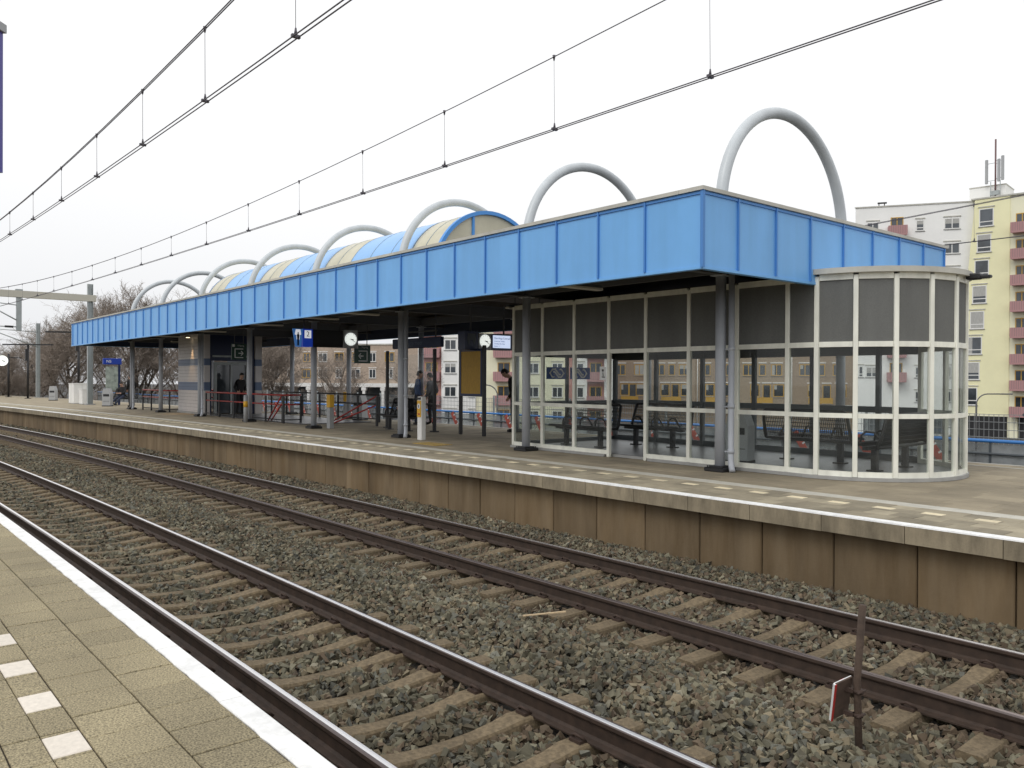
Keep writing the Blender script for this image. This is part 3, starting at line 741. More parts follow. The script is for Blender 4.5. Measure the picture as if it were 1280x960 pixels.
# ------------------------------------------------------------------ signs under the roof
def clock(parent,c,r,nrm,side):
    nrm=Vector(nrm).normalized(); c=Vector(c); s=Vector(side).normalized(); u=Vector((0,0,1))
    b=M(emit('clock_face',(.9,.92,.9),(.95,1,.95),.75)); b.disc(c,r,nrm,.02,32)
    b.use(black); c2=c+nrm*.014
    for k in range(12):
        a=PI*k/6; d_=s*math.sin(a)+u*math.cos(a); b.bar(c2+d_*r*.82,c2+d_*r*.94,.004,r*.05)
    for a,l,w_ in ((math.radians(100),.5,.11),(math.radians(120),.78,.07)):
        d_=s*math.sin(a)+u*math.cos(a); e_=nrm.cross(d_); p0=c2-d_*r*.12; p1=c2+d_*r*l
        b.bbox((p0+p1)/2,((p1-p0).length,r*w_,.004),d_,e_)
    return b.build('clock_face',parent)
# departure sign with the platform number
sg=thing('platform_sign','dark hanging departure sign with a white 2 on blue and a lit square clock','sign',(-23.7,11.02,2.58))
sg.scale=(.9,.88,.86)
b=M(black); b.box(-.35,0,.75,1.94,0,.62); b.build('display_box',sg)
b=M(emit('lit_sign_blue',(.012,.045,.33),(.01,.04,.36),.45)); b.box(-.36,.01,.38,.75,-.01,.63); b.build('number_panel',sg)
b=M(emit('lit_white_plate',(.6,.6,.62),(.9,.92,.98),.55)); b.box(.011,.014,.44,.69,.30,.58); b.build('number_plate',sg)
text('number','2',.26,black,sg,(.017,.565,.44),(PI/2,0,PI/2))
b=M(emit('lit_pictogram_blue',(.08,.25,.62),(.06,.2,.55),.35)); b.prism([(-.02,.62),(.37,.62),(.30,-.02),(.09,-.02)],(.0,0,0),(0,1,0),(0,0,1),.03); 
b.use(navy); b.prism([(.155,.03),(.215,.03),(.215,.20),(.235,.40),(.205,.44),(.205,.50),(.165,.50),(.165,.44),(.135,.40),(.155,.20)],(.036,0,0),(0,1,0),(0,0,1),.004); b.use(MATS['lit_white_plate']); b.prism([(.10,.60),(.27,.60),(.30,.42),(.25,.40),(.24,.22),(.185,.36),(.13,.22),(.12,.40),(.06,.42)],(.031,0,0),(0,1,0),(0,0,1),.004); b.build('pictogram',sg)
b=M(greyp); b.loft([[(-.35,1.94,0),(-.35,1.94,.64),(-.35,2.55,.64),(-.35,2.55,0)],[(.05,1.94,-.02),(.03,1.96,.66),(.03,2.52,.66),(.05,2.50,-.02)]],True); b.build('clock_housing',sg)
clock(sg,(.055,2.23,.32),.235,(1,0,.0),(0,1,0))
b=M(beam_m); 
for y in (.5,1.9): b.tube([(-.17,y,.62),(-.17,y,1.0)],.025,8)
b.bar((-.17,.45,.96),(-.17,1.95,.96),.05)
b.build('hanger',sg)
# second sign with screen
s2=thing('departure_screen','small hanging sign with clock and lit white departure screen beside the shelter','sign',(-18.5,13.72,2.43))
b=M(navy); b.box(-.3,0,.0,1.72,0,.46); b.box(-.32,.008,-.02,.44,-.02,.50); b.build('housing',s2)
b=M(dframe); b.prism([(.08,.44),(.34,.44),(.37,.28),(.31,.12),(.25,.26),(.17,.26),(.11,.12),(.05,.28)],(.012,0,0),(0,1,0),(0,0,1),.004); b.build('pictogram',s2)
b=M(greyp); b.box(.0005,.02,.46,.90,.0,.46); b.build('clock_housing',s2)
clock(s2,(.03,.68,.24),.185,(1,0,0),(0,1,0))
b=M(emit('screen_lit',(.5,.55,.6),(.62,.72,.95),.85)); b.box(.0005,.012,.98,1.62,.06,.42); b.build('screen',s2)
for body,z,sz in (('Den Haag Centraal',.335,.075),('Zoetermeer Stadslijn',.25,.045),('Voorburg, Den Haag',.18,.045),('Sprinter   4',.11,.045)):
    text('screen_text',body,sz,signblue,s2,(.014,1.02,z),(PI/2,0,PI/2),'LEFT')
b=M(beam_m)
for y in (.3,1.5): b.tube([(-.15,y,.46),(-.15,y,1.28)],.025,8)
b.bar((-.15,.25,1.0),(-.15,1.55,1.0),.05)
b.build('hanger',s2)
def exit_sign(label,loc,flip):
    t=thing('exit_sign',label,'sign',loc,0)
    b=M(green); b.box(-.06,0,0,.60,0,.62); b.build('panel',t)
    b=M(whites); b.box(.001,.004,.02,.12,.50,.60); b.build('symbol',t)
    text('word','Uitgang',.085,whites,t,(.004,.36,.55),(PI/2,0,PI/2))
    b=M(whites); m_=lambda y:(.6-y if flip else y)
    def hb(y0,z0,y1,z1,w_=.035): b.bar((.003,m_(y0),z0),(.003,m_(y1),z1),.004 if False else .003,w_)
    hb(.12,.42,.46,.42); hb(.12,.08,.46,.08); b.bbox((.003,m_(.13),.25),(.003,.035,.34)); 
    b.bbox((.003,m_(.36),.25),(.003,.18,.035))
    for s_ in (1,-1):
        p=Vector((.003,m_(.46),.25)); q=Vector((.003,m_(.37),.25+s_*.09)); d_=(q-p); b.bbox((p+q)/2,(d_.length,.035,.003),d_,Vector((1,0,0)).cross(d_))
    b.build('arrow',t)
    b=M(beam_m); b.tube([(-.03,.12,.62),(-.03,.12,3.74-loc[2])],.014,6); b.tube([(-.03,.48,.62),(-.03,.48,3.74-loc[2])],.014,6); b.bar((-.03,.10,.66),(-.03,.50,.66),.02); b.build('hanger',t)
exit_sign('green exit sign with arrow pointing right beside the lift doors',(-32,12.33,2.33),False)
exit_sign('green exit sign with arrow pointing left under the lit clock',(-25,13.88,2.12),True)
# station name board and windscreen
ws=thing('wind_screen','clear glass wind screen on black posts below the dark name board','wind screen',(-21.9,14.1,0))
for x in (-1.35,1.35):
    b=M(black); b.bbox((x,0,1.25),(.09,.09,2.5),bev=.01); b.bbox((x,0,.02),(.2,.2,.03)); b.build('post',ws)
b=M(clear); b.box(-1.29,1.29,-.006,.006,.35,2.35); b.build('pane',ws)
b=M(black); b.box(-1.30,1.30,-.03,.03,.80,.86); b.build('crossbar',ws)
nb=thing('name_board','dark navy station name board hanging above the glass wind screen','sign',(-21.5,14.1,2.55))
b=M(navy); b.bbox((0,0,.15),(2.7,.14,.31),bev=.02); b.build('board',nb)
text('lettering','Zoetermeer',.20,mat('dim_letter',(.10,.13,.2),.5),nb,(-.1,-.074,.15),(PI/2,0,0))
b=M(beam_m); 
for x in (-1,1): b.tube([(x,0,.3),(x,0,1.18)],.02,8)
b.bar((-1.05,0,.5),(1.05,0,.5),.04)
b.build('hanger',nb)
# bench at the screen
bench('black wire bench in front of the glass wind screen',(-21.95,13.75,0),0)
# timetable board
tb=thing('timetable_board','yellow timetable panel in a navy frame on two black posts','information board',(-18.75,14.16,0))
b=M(yboard); b.box(-.47,.44,-.045,-.04,1.18,2.38); b.build('panel',tb)
b=M(navy); b.box(-.52,.50,-.04,.06,1.10,2.45); b.box(-.52,.50,-.055,-.04,1.10,1.18); b.box(-.52,.50,-.055,-.04,2.38,2.45); b.box(.44,.50,-.055,-.04,1.18,2.38); b.box(-.52,-.47,-.055,-.04,1.18,2.38); b.build('frame',tb)
for x in (-.55,.55): b=M(black); b.bbox((x,0,1.27),(.085,.10,2.54),bev=.01); b.build('post',tb)
# ticket validators
def validator(label,loc,h,kind):
    t=thing('card_validator',label,'card reader',loc,0,'card readers along the platform')
    if kind==0:
        b=M(white); b.bbox((0,0,h/2),(.20,.14,h),bev=.012); b.build('post',t)
        b=M(yellow); b.bbox((.0,-.078,h*.72),(.17,.016,h*.38)); b.bbox((-.104,0,h*.72),(.008,.14,h*.38)); b.build('face',t)
        b=M(whites); b.disc((0,-.09,h*.78),.07,(0,1,0),.006,20); b.use(black); b.bbox((0,-.094,h*.78),(.03,.004,.07)); b.bbox((0,-.075,h*.955),(.14,.012,.06)); b.use(redm); b.bbox((0,-.088,h*.60),(.10,.004,.035)); b.build('reader',t)
    elif kind==1:
        b=M(greyp); b.bbox((0,0,h*.31),(.20,.16,h*.62),bev=.01); b.build('post',t); b=M(yellow); b.bbox((0,0,h*.81),(.22,.17,h*.38),bev=.015); b.build('head',t)
    else:
        b=M(greyp); b.tube([(0,0,0),(0,0,h)],.075,14); b.ell((0,0,h),(.075,.075,.04)); b.build('post',t); b=M(yellow); b.tube([(0,0,h*.58),(0,0,h*.80)],.079,14); b.build('band',t)
    return t
validator('white and yellow card reader post in front of the bench',(-18.05,11.98,0),1.13,0)
validator('orange topped grey card reader right behind a roof column',(-24.0,12.45,0),1.08,1)
validator('grey round post with a yellow band before the lift railing',(-29.15,11.75,0),.95,2)
validator('orange topped card reader beyond the stair railing',(-30.6,16.6,0),1.05,1)

# ------------------------------------------------------------------ lift tower and stair railings
lt=thing('lift_tower','white tiled lift tower with blue bands and a silver framed door','lift tower',(-37.8,14.0,0))
tilem=mat('tower_tile',(.60,.57,.56),.4,var=.05,scale=3); tileb=mat('tower_band',(.11,.16,.27),.4)
b=M(tilem)
BZ=((.0,1.05,tilem),(1.05,1.42,tileb),(1.42,2.15,tilem),(2.15,2.45,tileb),(2.45,3.73,tilem))
for z0,z1,m in BZ: b.use(m); b.box(-39.5,-36.1,12.7,12.95,z0,z1)
for z in [.15*k for k in range(1,24)]: b.use(joint); b.box(-39.4,-36.12,12.698,12.71,z,z+.006)
b.use(conc_grey); b.box(-39.55,-36.05,12.66,12.72,0,.10)
bw(b,'tiled_wall',lt)
b=M(tilem)
for z0,z1,m in BZ: b.use(m); b.box(-39.5,-36.1,15.0,15.3,z0,z1)
bw(b,'tiled_wall',lt)
b=M(navy); b.box(-36.3,-36.2,12.9,13.05,0,3.72); b.box(-36.3,-36.2,13.05,15.0,2.36,2.50); b.box(-36.3,-36.22,13.05,15.0,2.5,3.72); b.box(-36.3,-36.2,14.75,15.0,0,2.36); bw(b,'door_wall',lt)
b=M(galv); b.box(-36.24,-36.14,13.15,13.27,0,2.30); b.box(-36.24,-36.14,14.58,14.70,0,2.30); b.box(-36.24,-36.14,13.27,14.58,2.18,2.30); b.box(-36.2,-36.15,13.88,13.95,0,2.18); b.box(-36.235,-36.19,13.1,14.7,2.52,2.60); bw(b,'door_frame',lt)
b=M(winglass); b.box(-36.24,-36.22,13.27,14.58,.05,2.18); bw(b,'door_glass',lt)
sp=bpy.data.lights.new('downlight','SPOT'); sp.energy=110; sp.color=(1,.62,.28); sp.spot_size=math.radians(46); sp.spot_blend=.7; sp.shadow_soft_size=.04
spo=bpy.data.objects.new('downlight',sp); COL.objects.link(spo); spo.location=(-37.6,12.50,3.36)
b=M(emit('lamp_glow',(1,.9,.7),(1,.8,.5),3)); b.disc((0,0,0),.08,(0,0,1),.02,16); b.use(black); b.tube([(0,0,.01),(0,0,.08)],.10,16); o=b.build('downlight_fitting'); o.location=(-37.6,12.50,3.40); tag(o,'small lit round downlight above the tiled lift wall','downlight')
def railing(label,pts,z=1.0,mid=.66,red=True,loc=None,step=1.55):
    t=thing('stair_railing',label,'railing',(pts[0][0],pts[0][1],0)); o0=t.location
    r=M(redm if red else black); r2=M(redm)
    for k in range(len(pts)-1):
        p,q=Vector((*pts[k],0)),Vector((*pts[k+1],0))
        for zz,rr in ((z,.03),(mid,.024)): r.tube([p+Vector((0,0,zz))-o0,q+Vector((0,0,zz))-o0],rr,8)
    r.build('rail',t)
    for k in range(len(pts)-1):
        p,q=Vector((*pts[k],0)),Vector((*pts[k+1],0)); n=max(1,round((q-p).length/step))
        for j in range(n+1):
            if j==n and k<len(pts)-2: continue
            c=p+(q-p)*j/n-o0; b=M(black); b.bbox((c.x,c.y,z/2-.02),(.085,.05,z-.04)); b.build('post',t)
        
    b=M(black)
    for k in range(len(pts)-1):
        p,q=Vector((*pts[k],0)),Vector((*pts[k+1],0)); b.tube([p+Vector((0,0,.12))-o0,q+Vector((0,0,.12))-o0],.018,6)
    b.build('lower_bar',t)
    return t
railing('red and black railing along the platform left of the lift tower',[(-43.8,12.35),(-39.8,12.4),(-39.8,15.4),(-43.8,15.4)])
railing('red railing in front of the stairs beside the lift doors',[(-35.3,12.5),(-27.6,12.5),(-27.6,13.15)])
railing('black topped railing behind the stairs with red end',[(-35.6,15.55),(-26.2,15.55)],red=False)
def handrail(label,pts,n=2,dz=.30):
    t=thing('stair_handrail',label,'handrail',(pts[0][0],pts[0][1],0),group=None); o0=t.location
    for k in range(n):
        b=M(redm); b.tube([Vector(p)-o0-Vector((0,0,dz*k if p[2]>.1 else 0))+Vector((.28*k if p[2]<=.1 else 0,0,0)) for p in pts],.028,8); b.build('rail',t)
    b=M(black); p=Vector(pts[0])-o0; b.bbox((p.x+.06,p.y,p.z/2),(.10,.05,p.z)); b.build('post',t)
handrail('sloping red handrail going down behind the front railing',[(-28.0,12.62,1.0),(-29.5,12.75,.02)])
handrail('sloping red handrail at the near end of the stairwell',[(-24.3,14.3,1.0),(-26.8,13.9,.02)])
b=M(MATS['shelter_floor']); b.box(-35.4,-26.5,12.66,15.4,.004,.03); o=struct('stair_landing',b)

# ------------------------------------------------------------------ rear barrier and fence
br=thing('trackside_barrier','low grey barrier with blue tube rail beyond the island platform','barrier',(-30,22.5,-1.0))
b=M(mat('blue_tube',(.05,.21,.55),.35)); b.tube([(-96,22.5,.10),(6,22.5,.10)],.045,10); bw(b,'top_rail',br)
pan=glassmat('barrier_panel',(.55,.58,.58),.8,rough=.12,veil=.55,veilcol=(.40,.42,.43))
b=M(pan); 
x=-96
while x<6: b.box(x+.03,x+1.92,22.52,22.535,-.95,.02); x+=1.95
bw(b,'panels',br)
b=M(dframe); b.tube([(-96,22.48,-.22),(6,22.48,-.22)],.03,8); 
x=-96
while x<6: b.bbox((x,22.53,-.45),(.05,.06,1.05)); x+=1.95
bw(b,'frame',br)
x=-60.4
while x<-9.5:
    b=M(strutm); p=Vector((x,22.36,.06)); q=Vector((x+.46,22.36,-.62)); b.bar(p,q,.02,.20); b.use(whites)
    d_=(q-p)
    for a in (.22,.52,.8): c=p+d_*a; b.bbox(c+Vector((.07,-.012,.045)),(.05,.09,.004),d_,Vector((d_.z,0,-d_.x)).cross(Vector((0,1,0))) if False else d_.cross(Vector((0,1,0))))
    bw(b,'strut',br); x+=1.95
fe=thing('bar_fence','tall grey steel bar fence behind the blue tube barrier','fence',(-30,23.6,-1.2))
b=M(mat('fence_grey',(.27,.28,.28),.6)); x=-70
while x<3:
    b.bbox((x,23.6,-.08),(.010,.010,1.64)); x+=.12
for z in (.73,.53,.33,.13,-.07,-.27,-.47): b.bar((-70,23.58,z),(3,23.58,z),.012,.016)
bw(b,'bars',fe)
x=-70
while x<3.1: b=M(galv); b.bbox((x,23.66,-.15),(.06,.06,1.95)); bw(b,'post',fe); x+=2.52
# two diamond plates on the fence
for x in (-7.75,-5.15):
    b=M(dframe); b.bbox((x,23.55,.74),(.19,.01,.19),(1,0,1),(0,1,0)); o=b.build('diamond_plate'); tag(o,'dark diamond plate on the bar fence '+('nearest the shelter' if x<-7 else 'further from the shelter'),'plate')
# stickers on the end wall of the shelter: thin film that daylight also passes through
def sticker(name,col):
    if name in MATS: return MATS[name]
    m=bpy.data.materials.new(name); m.use_nodes=True; MATS[name]=m; nt=m.node_tree; nt.nodes.clear()
    o=nt.nodes.new('ShaderNodeOutputMaterial'); a=nt.nodes.new('ShaderNodeBsdfDiffuse'); c=nt.nodes.new('ShaderNodeBsdfTranslucent'); x=nt.nodes.new('ShaderNodeMixShader')
    a.inputs['Color'].default_value=(*col,1); c.inputs['Color'].default_value=(*col,1); x.inputs['Fac'].default_value=.7
    nt.links.new(a.outputs[0],x.inputs[1]); nt.links.new(c.outputs[0],x.inputs[2]); nt.links.new(x.outputs[0],o.inputs['Surface']); return m
def segd(p,a,c):
    d=(c[0]-a[0],c[1]-a[1]); t=max(0,min(1,((p[0]-a[0])*d[0]+(p[1]-a[1])*d[1])/(d[0]**2+d[1]**2))); return math.hypot(p[0]-a[0]-d[0]*t,p[1]-a[1]-d[1]*t)
for y0 in (13.40,14.19):                                             # blue film with the white railway arrows
    w_,h_=.70,.29; b=M(sticker('sticker_blue',(.07,.14,.42))); mb=b.cur; b.use(sticker('sticker_white',(.86,.86,.86))); mw_=b.cur
    L1=[[(-2.4,0),(-1.6,.95),(-.5,.95),(.75,-.35),(1.15,-.35)],[(2.4,0),(1.6,-.95),(.5,-.95),(-.75,.35),(-1.15,.35)],[(2.4,0),(1.6,.95),(1.1,.95)],[(-2.4,0),(-1.6,-.95),(-1.1,-.95)]]
    ny,nz_=70,29
    for i in range(ny):
        for j in range(nz_):
            c=((i+.5)/ny*w_-w_/2)/.095,((j+.5)/nz_*h_-h_/2)/.095
            b.cur = mw_ if min(segd(c,l[k],l[k+1]) for l in L1 for k in range(len(l)-1))<.21 else mb
            ya,yb,za,zb_=y0+w_*i/ny,y0+w_*(i+1)/ny,1.60+h_*j/nz_,1.60+h_*(j+1)/nz_
            b.add([(SX0+.012,ya,za),(SX0+.012,yb,za),(SX0+.012,yb,zb_),(SX0+.012,ya,zb_)],[(0,1,2,3)])
    o=bw(b,'logo_sticker',sh); bpy.context.view_layer.update()

# ------------------------------------------------------------------ overhead lines
def overhead(label,y0,xs_drop,ph,ZC=4.80,dz=0.):
    t=thing('overhead_line',label,'overhead wire',(-27,y0+bend(-27),0))
    zm=lambda x: 5.27+.00128*(x+27)**2 if x>-54 else 5.27+.00128*27*27-.0007*0+ (5.27+.00128*(x+81)**2-5.27-.00128*27*27)
    X=[-110+2*i for i in range(62)]
    for s_ in (-1,1):
        b=M(wire_m); b.tube([(x,y0+s_*.022+bend(x),zm(x)+dz+s_*.014) for x in X],.0072,6); bw(b,'messenger_wire',t)
        b=M(wire_m); b.tube([(x,y0+s_*.025+bend(x),ZC) for x in X],.0072,6); bw(b,'contact_wire',t)
    for x in xs_drop:
        y=y0+bend(x); b=M(wire_m); b.tube([(x,y,zm(x)+dz-.01),(x+.015,y,ZC+.03)],.0032,4)
        b.tube([(x,y,zm(x)+dz+.02),(x,y,zm(x)+dz-.05)],[.022,.008],6); b.tube([(x+.015,y,ZC+.085),(x+.015,y,ZC+.02)],[.008,.018],6); b.bbox((x+.015,y,ZC+.005),(.035,.085,.03))
        bw(b,'dropper',t)
overhead('pair of dark overhead wires above the track nearest the tiled platform',R1+.03,[-4.95-2.38*i for i in range(22)],0)
overhead('pair of dark overhead wires above the track along the blue canopy',R2+.0,[-3.0-2.43*i for i in range(24)],0)
overhead('pair of dark overhead wires behind the canopy, crossing the yellow apartment wall',19.7,[2.0-2.4*i for i in range(26)],0,4.71,-.22)
def mast(name,label,x,y,h,beam=None,arm=None):
    t=thing(name,label,'catenary mast',(x,y,0))
    b=M(galv); 
    for s_ in (-1,1): b.box(-.13,.13,s_*.13-.008,s_*.13+.008,0,h)
    b.box(-.009,.009,-.12,.12,0,h); b.build('mast',t)
    b=M(conc_grey); b.bbox((0,0,.03),(.5,.5,.06)); b.build('foot',t)
    return t
t=mast('catenary_portal','grey catenary portal with a beam across the tracks left of the canopy',-53,12.0,7.07)
b=M(mat('beam_cream',(.52,.50,.43),.6)); 
b.box(-.16,.16,-17,.30,6.05,6.42); b.build('beam',t)
b=M(galv); b.box(-.10,.10,-3.75,-3.50,4.2,6.05); b.box(-.14,.14,-3.8,-3.45,6.05,6.5); b.build('drop_post',t)
b=M(galv); b.tube([(0,-3.6,4.7),(0,-5.0,5.5)],.035,6); b.tube([(0,-3.6,4.4),(0,-5.2,4.42)],.03,6); b.tube([(0,-3.6,5.6),(0,-5.2,5.75)],.025,6); b.use(black); b.tube([(0,-3.9,4.4),(0,-4.3,4.41)],.06,8); b.build('registration_arm',t)
b=M(galv); b.bbox((0,-16.8,3.3),(.26,.26,6.6)); b.build('mast',t)
t=mast('catenary_mast','slim grey catenary mast with a slanted bracket far down the platform',-74.5,13.1,5.9)
b=M(galv); b.tube([(0,0,4.0),(0,-3.3,5.3)],.04,6); b.tube([(0,0,5.2),(0,-3.3,5.35)],.03,6); b.build('bracket',t)

# ------------------------------------------------------------------ furniture at the far end of the island
def tlamp(label,loc,h,w_,dirv):
    t=thing('platform_lamp',label,'lamp post',loc,0,'black t-shaped lamp posts')
    b=M(black); b.tube([(0,0,0),(0,0,h)],.075,10); b.bbox((0,0,.02),(.4,.4,.04)); b.build('post',t)
    b=M(black); d_=Vector(dirv).normalized()*w_/2; b.bar(Vector((0,0,h+.03))-d_,Vector((0,0,h+.03))+d_,.22,.09); b.build('lamp_head',t)
    b=M(black); b.bbox((.0,-.1,h-.75),(.16,.16,.9)); b.build('loudspeaker',t)
tlamp('black lamp post with a crossbar between the clock and the first grey bin',(-71.5,11.9,0),4.05,3.6,(.55,.8,0))
tlamp('black lamp post with a crossbar standing behind the white cabinets',(-60,12.9,0),4.55,4.0,(.5,.85,0))
t=thing('platform_clock','round white clock on a black post at the far left end','clock',(-78,11.6,0))
b=M(black); b.tube([(0,0,0),(0,0,3.5)],.08,10); b.bbox((0,0,.02),(.4,.4,.04)); b.bar((0,0,3.2),(.1,.9,3.2),.08,.08); b.build('post',t)
clock(t,(.06,-.45,2.95),.42,(1,-.35,0),(.35,1,0))
bin_('small pale litter bin alone between the lamp posts',(-64.6,12.3,0),.9,1.05)
bin_('pale litter bin next to the person sitting with legs stretched',(-49.9,12.2,0),.9,1.05)
t=thing('cabinet','large white electrical cabinet beside the catenary portal mast','cabinet',(-56.7,12.25,0))
b=M(white); b.bbox((0,0,.62),(1.3,.95,1.2),bev=.02); b.bbox((0,0,1.235),(1.36,1.0,.03)); b.build('body',t)
b=M(greyp); b.bbox((0,0,.02),(1.3,.95,.04)); b.bbox((.655,0,.62),(.006,.01,1.1)); b.bbox((0,-.48,.62),(.01,.006,1.1)); b.build('base',t)
t=thing('cabinet','low white electrical cabinet in front of the larger one','cabinet',(-54.6,12.15,0))
b=M(white); b.bbox((0,0,.45),(.75,.6,.86),bev=.02); b.bbox((0,0,.895),(.8,.65,.03)); b.build('body',t); b=M(greyp); b.bbox((0,0,.02),(.75,.6,.04)); b.bbox((.378,0,.45),(.006,.01,.8)); b.build('base',t)
t=thing('information_pillar','dark information pillar with a blue top behind the bench','information board',(-52.2,13.0,0))
b=M(navy); b.bbox((0,.38,1.3),(.14,.12,2.6)); b.bbox((0,-.38,.5),(.10,.10,1.0)); b.build('frame',t); b=M(mat('poster',(.30,.34,.30),.4,var=.45,scale=3)); b.bbox((.03,-.02,1.55),(.06,.66,1.4)); b.build('poster',t)
b=M(signblue); b.bbox((0,0,2.55),(.2,1.0,.36),bev=.02); b.build('top',t); text('lettering','NS',.22,whites,t,(.103,-.2,2.55),(PI/2,0,PI/2))
bench('black wire bench under the seated person at the far end',(-51.0,13.3,0),.5)

# blue sign on the near platform, its edge just inside the picture
t=thing('raised_sign','dark blue sign panel high over the tiled platform at the edge of view','sign',(-6.35,.30,0))
b=M(galv); b.tube([(0,0,-.01),(0,0,3.6)],.05,10); b.bbox((0,0,.01),(.25,.25,.02)); b.build('post',t)
b=M(mat('violet_blue',(.07,.06,.32),.4)); b.bbox((.215,.185,3.245),(.9,.05,.85),(.66,.75,0),(-.75,.66,0)); b.build('panel',t)
b=M(greyp); b.bbox((.22,.19,3.695),(.92,.07,.05),(.66,.75,0),(-.75,.66,0)); b.build('cap',t)

# ------------------------------------------------------------------ people
def person(label,loc,rz,J,mats,hair=hair_k,extra=None,scale=1.):
    """J: joint positions (x forward, y left, z up). One continuous skinned body; clothing by region."""
    B=[('pelvis','spine','t'),('spine','chest','t'),('chest','neck','t'),('neck','head','s'),
       ('chest','shl','t'),('shl','ell','t'),('ell','wrl','t'),('wrl','hal','s'),('chest','shr','t'),('shr','elr','t'),('elr','wrr','t'),('wrr','har','s'),
       ('pelvis','hil','l'),('hil','knl','l'),('knl','anl','l'),('anl','tol','k'),('pelvis','hir','l'),('hir','knr','l'),('knr','anr','l'),('anr','tor','k')]
    R=dict(pelvis=.135,spine=.135,chest=.15,neck=.06,head=.06,shl=.085,shr=.085,ell=.062,elr=.062,wrl=.045,wrr=.045,hal=.035,har=.035,hil=.10,hir=.10,knl=.07,knr=.07,anl=.05,anr=.05,tol=.04,tor=.04)
    names=list(R); idx={n:i for i,n in enumerate(names)}
    me=bpy.data.meshes.new('person'); me.from_pydata([J[n] for n in names],[(idx[a],idx[c]) for a,c,_ in B],[])
    o=bpy.data.objects.new('person_tmp',me); COL.objects.link(o)
    sk=o.modifiers.new('s','SKIN'); sk.use_smooth_shade=True
    for n in names: me.skin_vertices[0].data[idx[n]].radius=(R[n],R[n]*(.8 if n in('pelvis','spine','chest') else 1)); me.skin_vertices[0].data[idx[n]].use_root=(n=='pelvis')
    ss=o.modifiers.new('u','SUBSURF'); ss.levels=2; ss.render_levels=2
    dg=bpy.context.evaluated_depsgraph_get(); ev=o.evaluated_get(dg); m2=ev.to_mesh()
    V=[tuple(v.co) for v in m2.vertices]; Fc=[tuple(p.vertices) for p in m2.polygons]
    ev.to_mesh_clear(); bpy.data.objects.remove(o)
    bb=MB(); bb.smooth=True
    order={'t':mats[0],'l':mats[1],'s':skin_m,'k':cloth_k}
    segs=[(Vector(J[a]),Vector(J[c]),k) for a,c,k in B]
    groups={}
    for f in Fc:
        c=sum((Vector(V[i]) for i in f),Vector())/len(f); best=None
        for a,e_,k in segs:
            d_=e_-a; t=max(0,min(1,(c-a).dot(d_)/max(1e-9,d_.length_squared))); dd=(c-(a+d_*t)).length
            if best is None or dd<best[0]: best=(dd,k)
        groups.setdefault(best[1],[]).append(f)
    o_=len(bb.v); bb.v+=V
    for k,fs in groups.items():
        bb.use(order[k])
        for f in fs: bb.f.append(f); bb.m.append(bb.cur); bb.sm.append(True)
    h=Vector(J['head']); n=Vector(J['neck']); u=(h-n).normalized(); hc=h+u*.06
    f=Vector(J.get('face',(1,0,-.1))); f=(f-u*f.dot(u)).normalized(); s=u.cross(f)
    bb.use(skin_m)
    P=[]
    def hp(a,c,d_): return hc+f*a+s*c+u*d_
    rings=[]
    for zz,rx,ry,off in ((-.115,.03,.025,.03),(-.10,.055,.045,.03),(-.06,.082,.064,.012),(0,.098,.075,0),(.05,.099,.076,-.004),(.09,.078,.06,-.008),(.115,.035,.03,-.01)):
        rings.append([hp(off+rx*math.cos(2*PI*j/14),ry*math.sin(2*PI*j/14),zz) for j in range(14)])
    bb.loft(rings,True)
    bb.loft([[hp(.095,-.012,.02),hp(.095,.012,.02),hp(.09,0,.03)],[hp(.118,-.016,-.022),hp(.118,.016,-.022),hp(.122,0,-.01)],[hp(.09,-.014,-.032),hp(.09,.014,-.032),hp(.09,0,-.03)]],True)
    for sy in(-1,1): bb.loft([[hp(a,sy*.072,z) for a,z in((-.02,.03),(.012,.03),(.012,-.03),(-.015,-.03))],[hp(a,sy*.09,z) for a,z in((-.028,.03),(.0,.03),(.005,-.025),(-.015,-.025))]],True)
    bb.use(redm); bb.loft([[hp(.088,-.022,-.056),hp(.088,.022,-.056),hp(.083,0,-.066)],[hp(.097,-.012,-.056),hp(.097,.012,-.056),hp(.094,0,-.064)]],True)
    bb.use(hair_k)
    for sy in(-1,1): bb.bbox(hp(.086,sy*.032,.012),(.02,.02,.012),f,s)
    # fingers
    bb.use(skin_m)
    for e_,h_ in (('ell','hal'),('elr','har')):
        w0=Vector(J['wrl' if h_=='hal' else 'wrr']); h0=Vector(J[h_]); d_=(h0-w0).normalized(); sd=d_.cross(Vector((0,.3,1))).normalized(); dn=sd.cross(d_)
        for k,l in enumerate((.062,.075,.07,.055)):
            p=h0+sd*(.024*(1.5-k)); bb.tube([p-d_*.02,p+d_*l*.5,p+d_*l*.8-dn*l*.35,p+d_*l*.75-dn*l*.65],[.011,.010,.009,.007],6)
        p=w0+d_*.02+sd*.03; bb.tube([p,p+d_*.035+sd*.02-dn*.01,p+d_*.06+sd*.02-dn*.03],[.012,.011,.008],6)
    o=bb.build('person'); o.location=loc; o.rotation_euler=(0,0,rz); o.scale=(scale,)*3
    tag(o,label,'person')
    b=MB(); b.use(hair); b.smooth=True
    rings=[]
    for zz,rx,ry,off in ((-.06,.05,.070,-.062),(-.02,.075,.083,-.035),(.03,.092,.086,-.022),(.07,.098,.08,-.012),(.105,.078,.06,-.010),(.132,.03,.028,-.01)):
        rings.append([hp(off+rx*math.cos(2*PI*j/14),ry*math.sin(2*PI*j/14),zz) for j in range(14)])
    b.loft(rings,True); b.build('hair',o)
    if extra: extra(o,J)
    return o
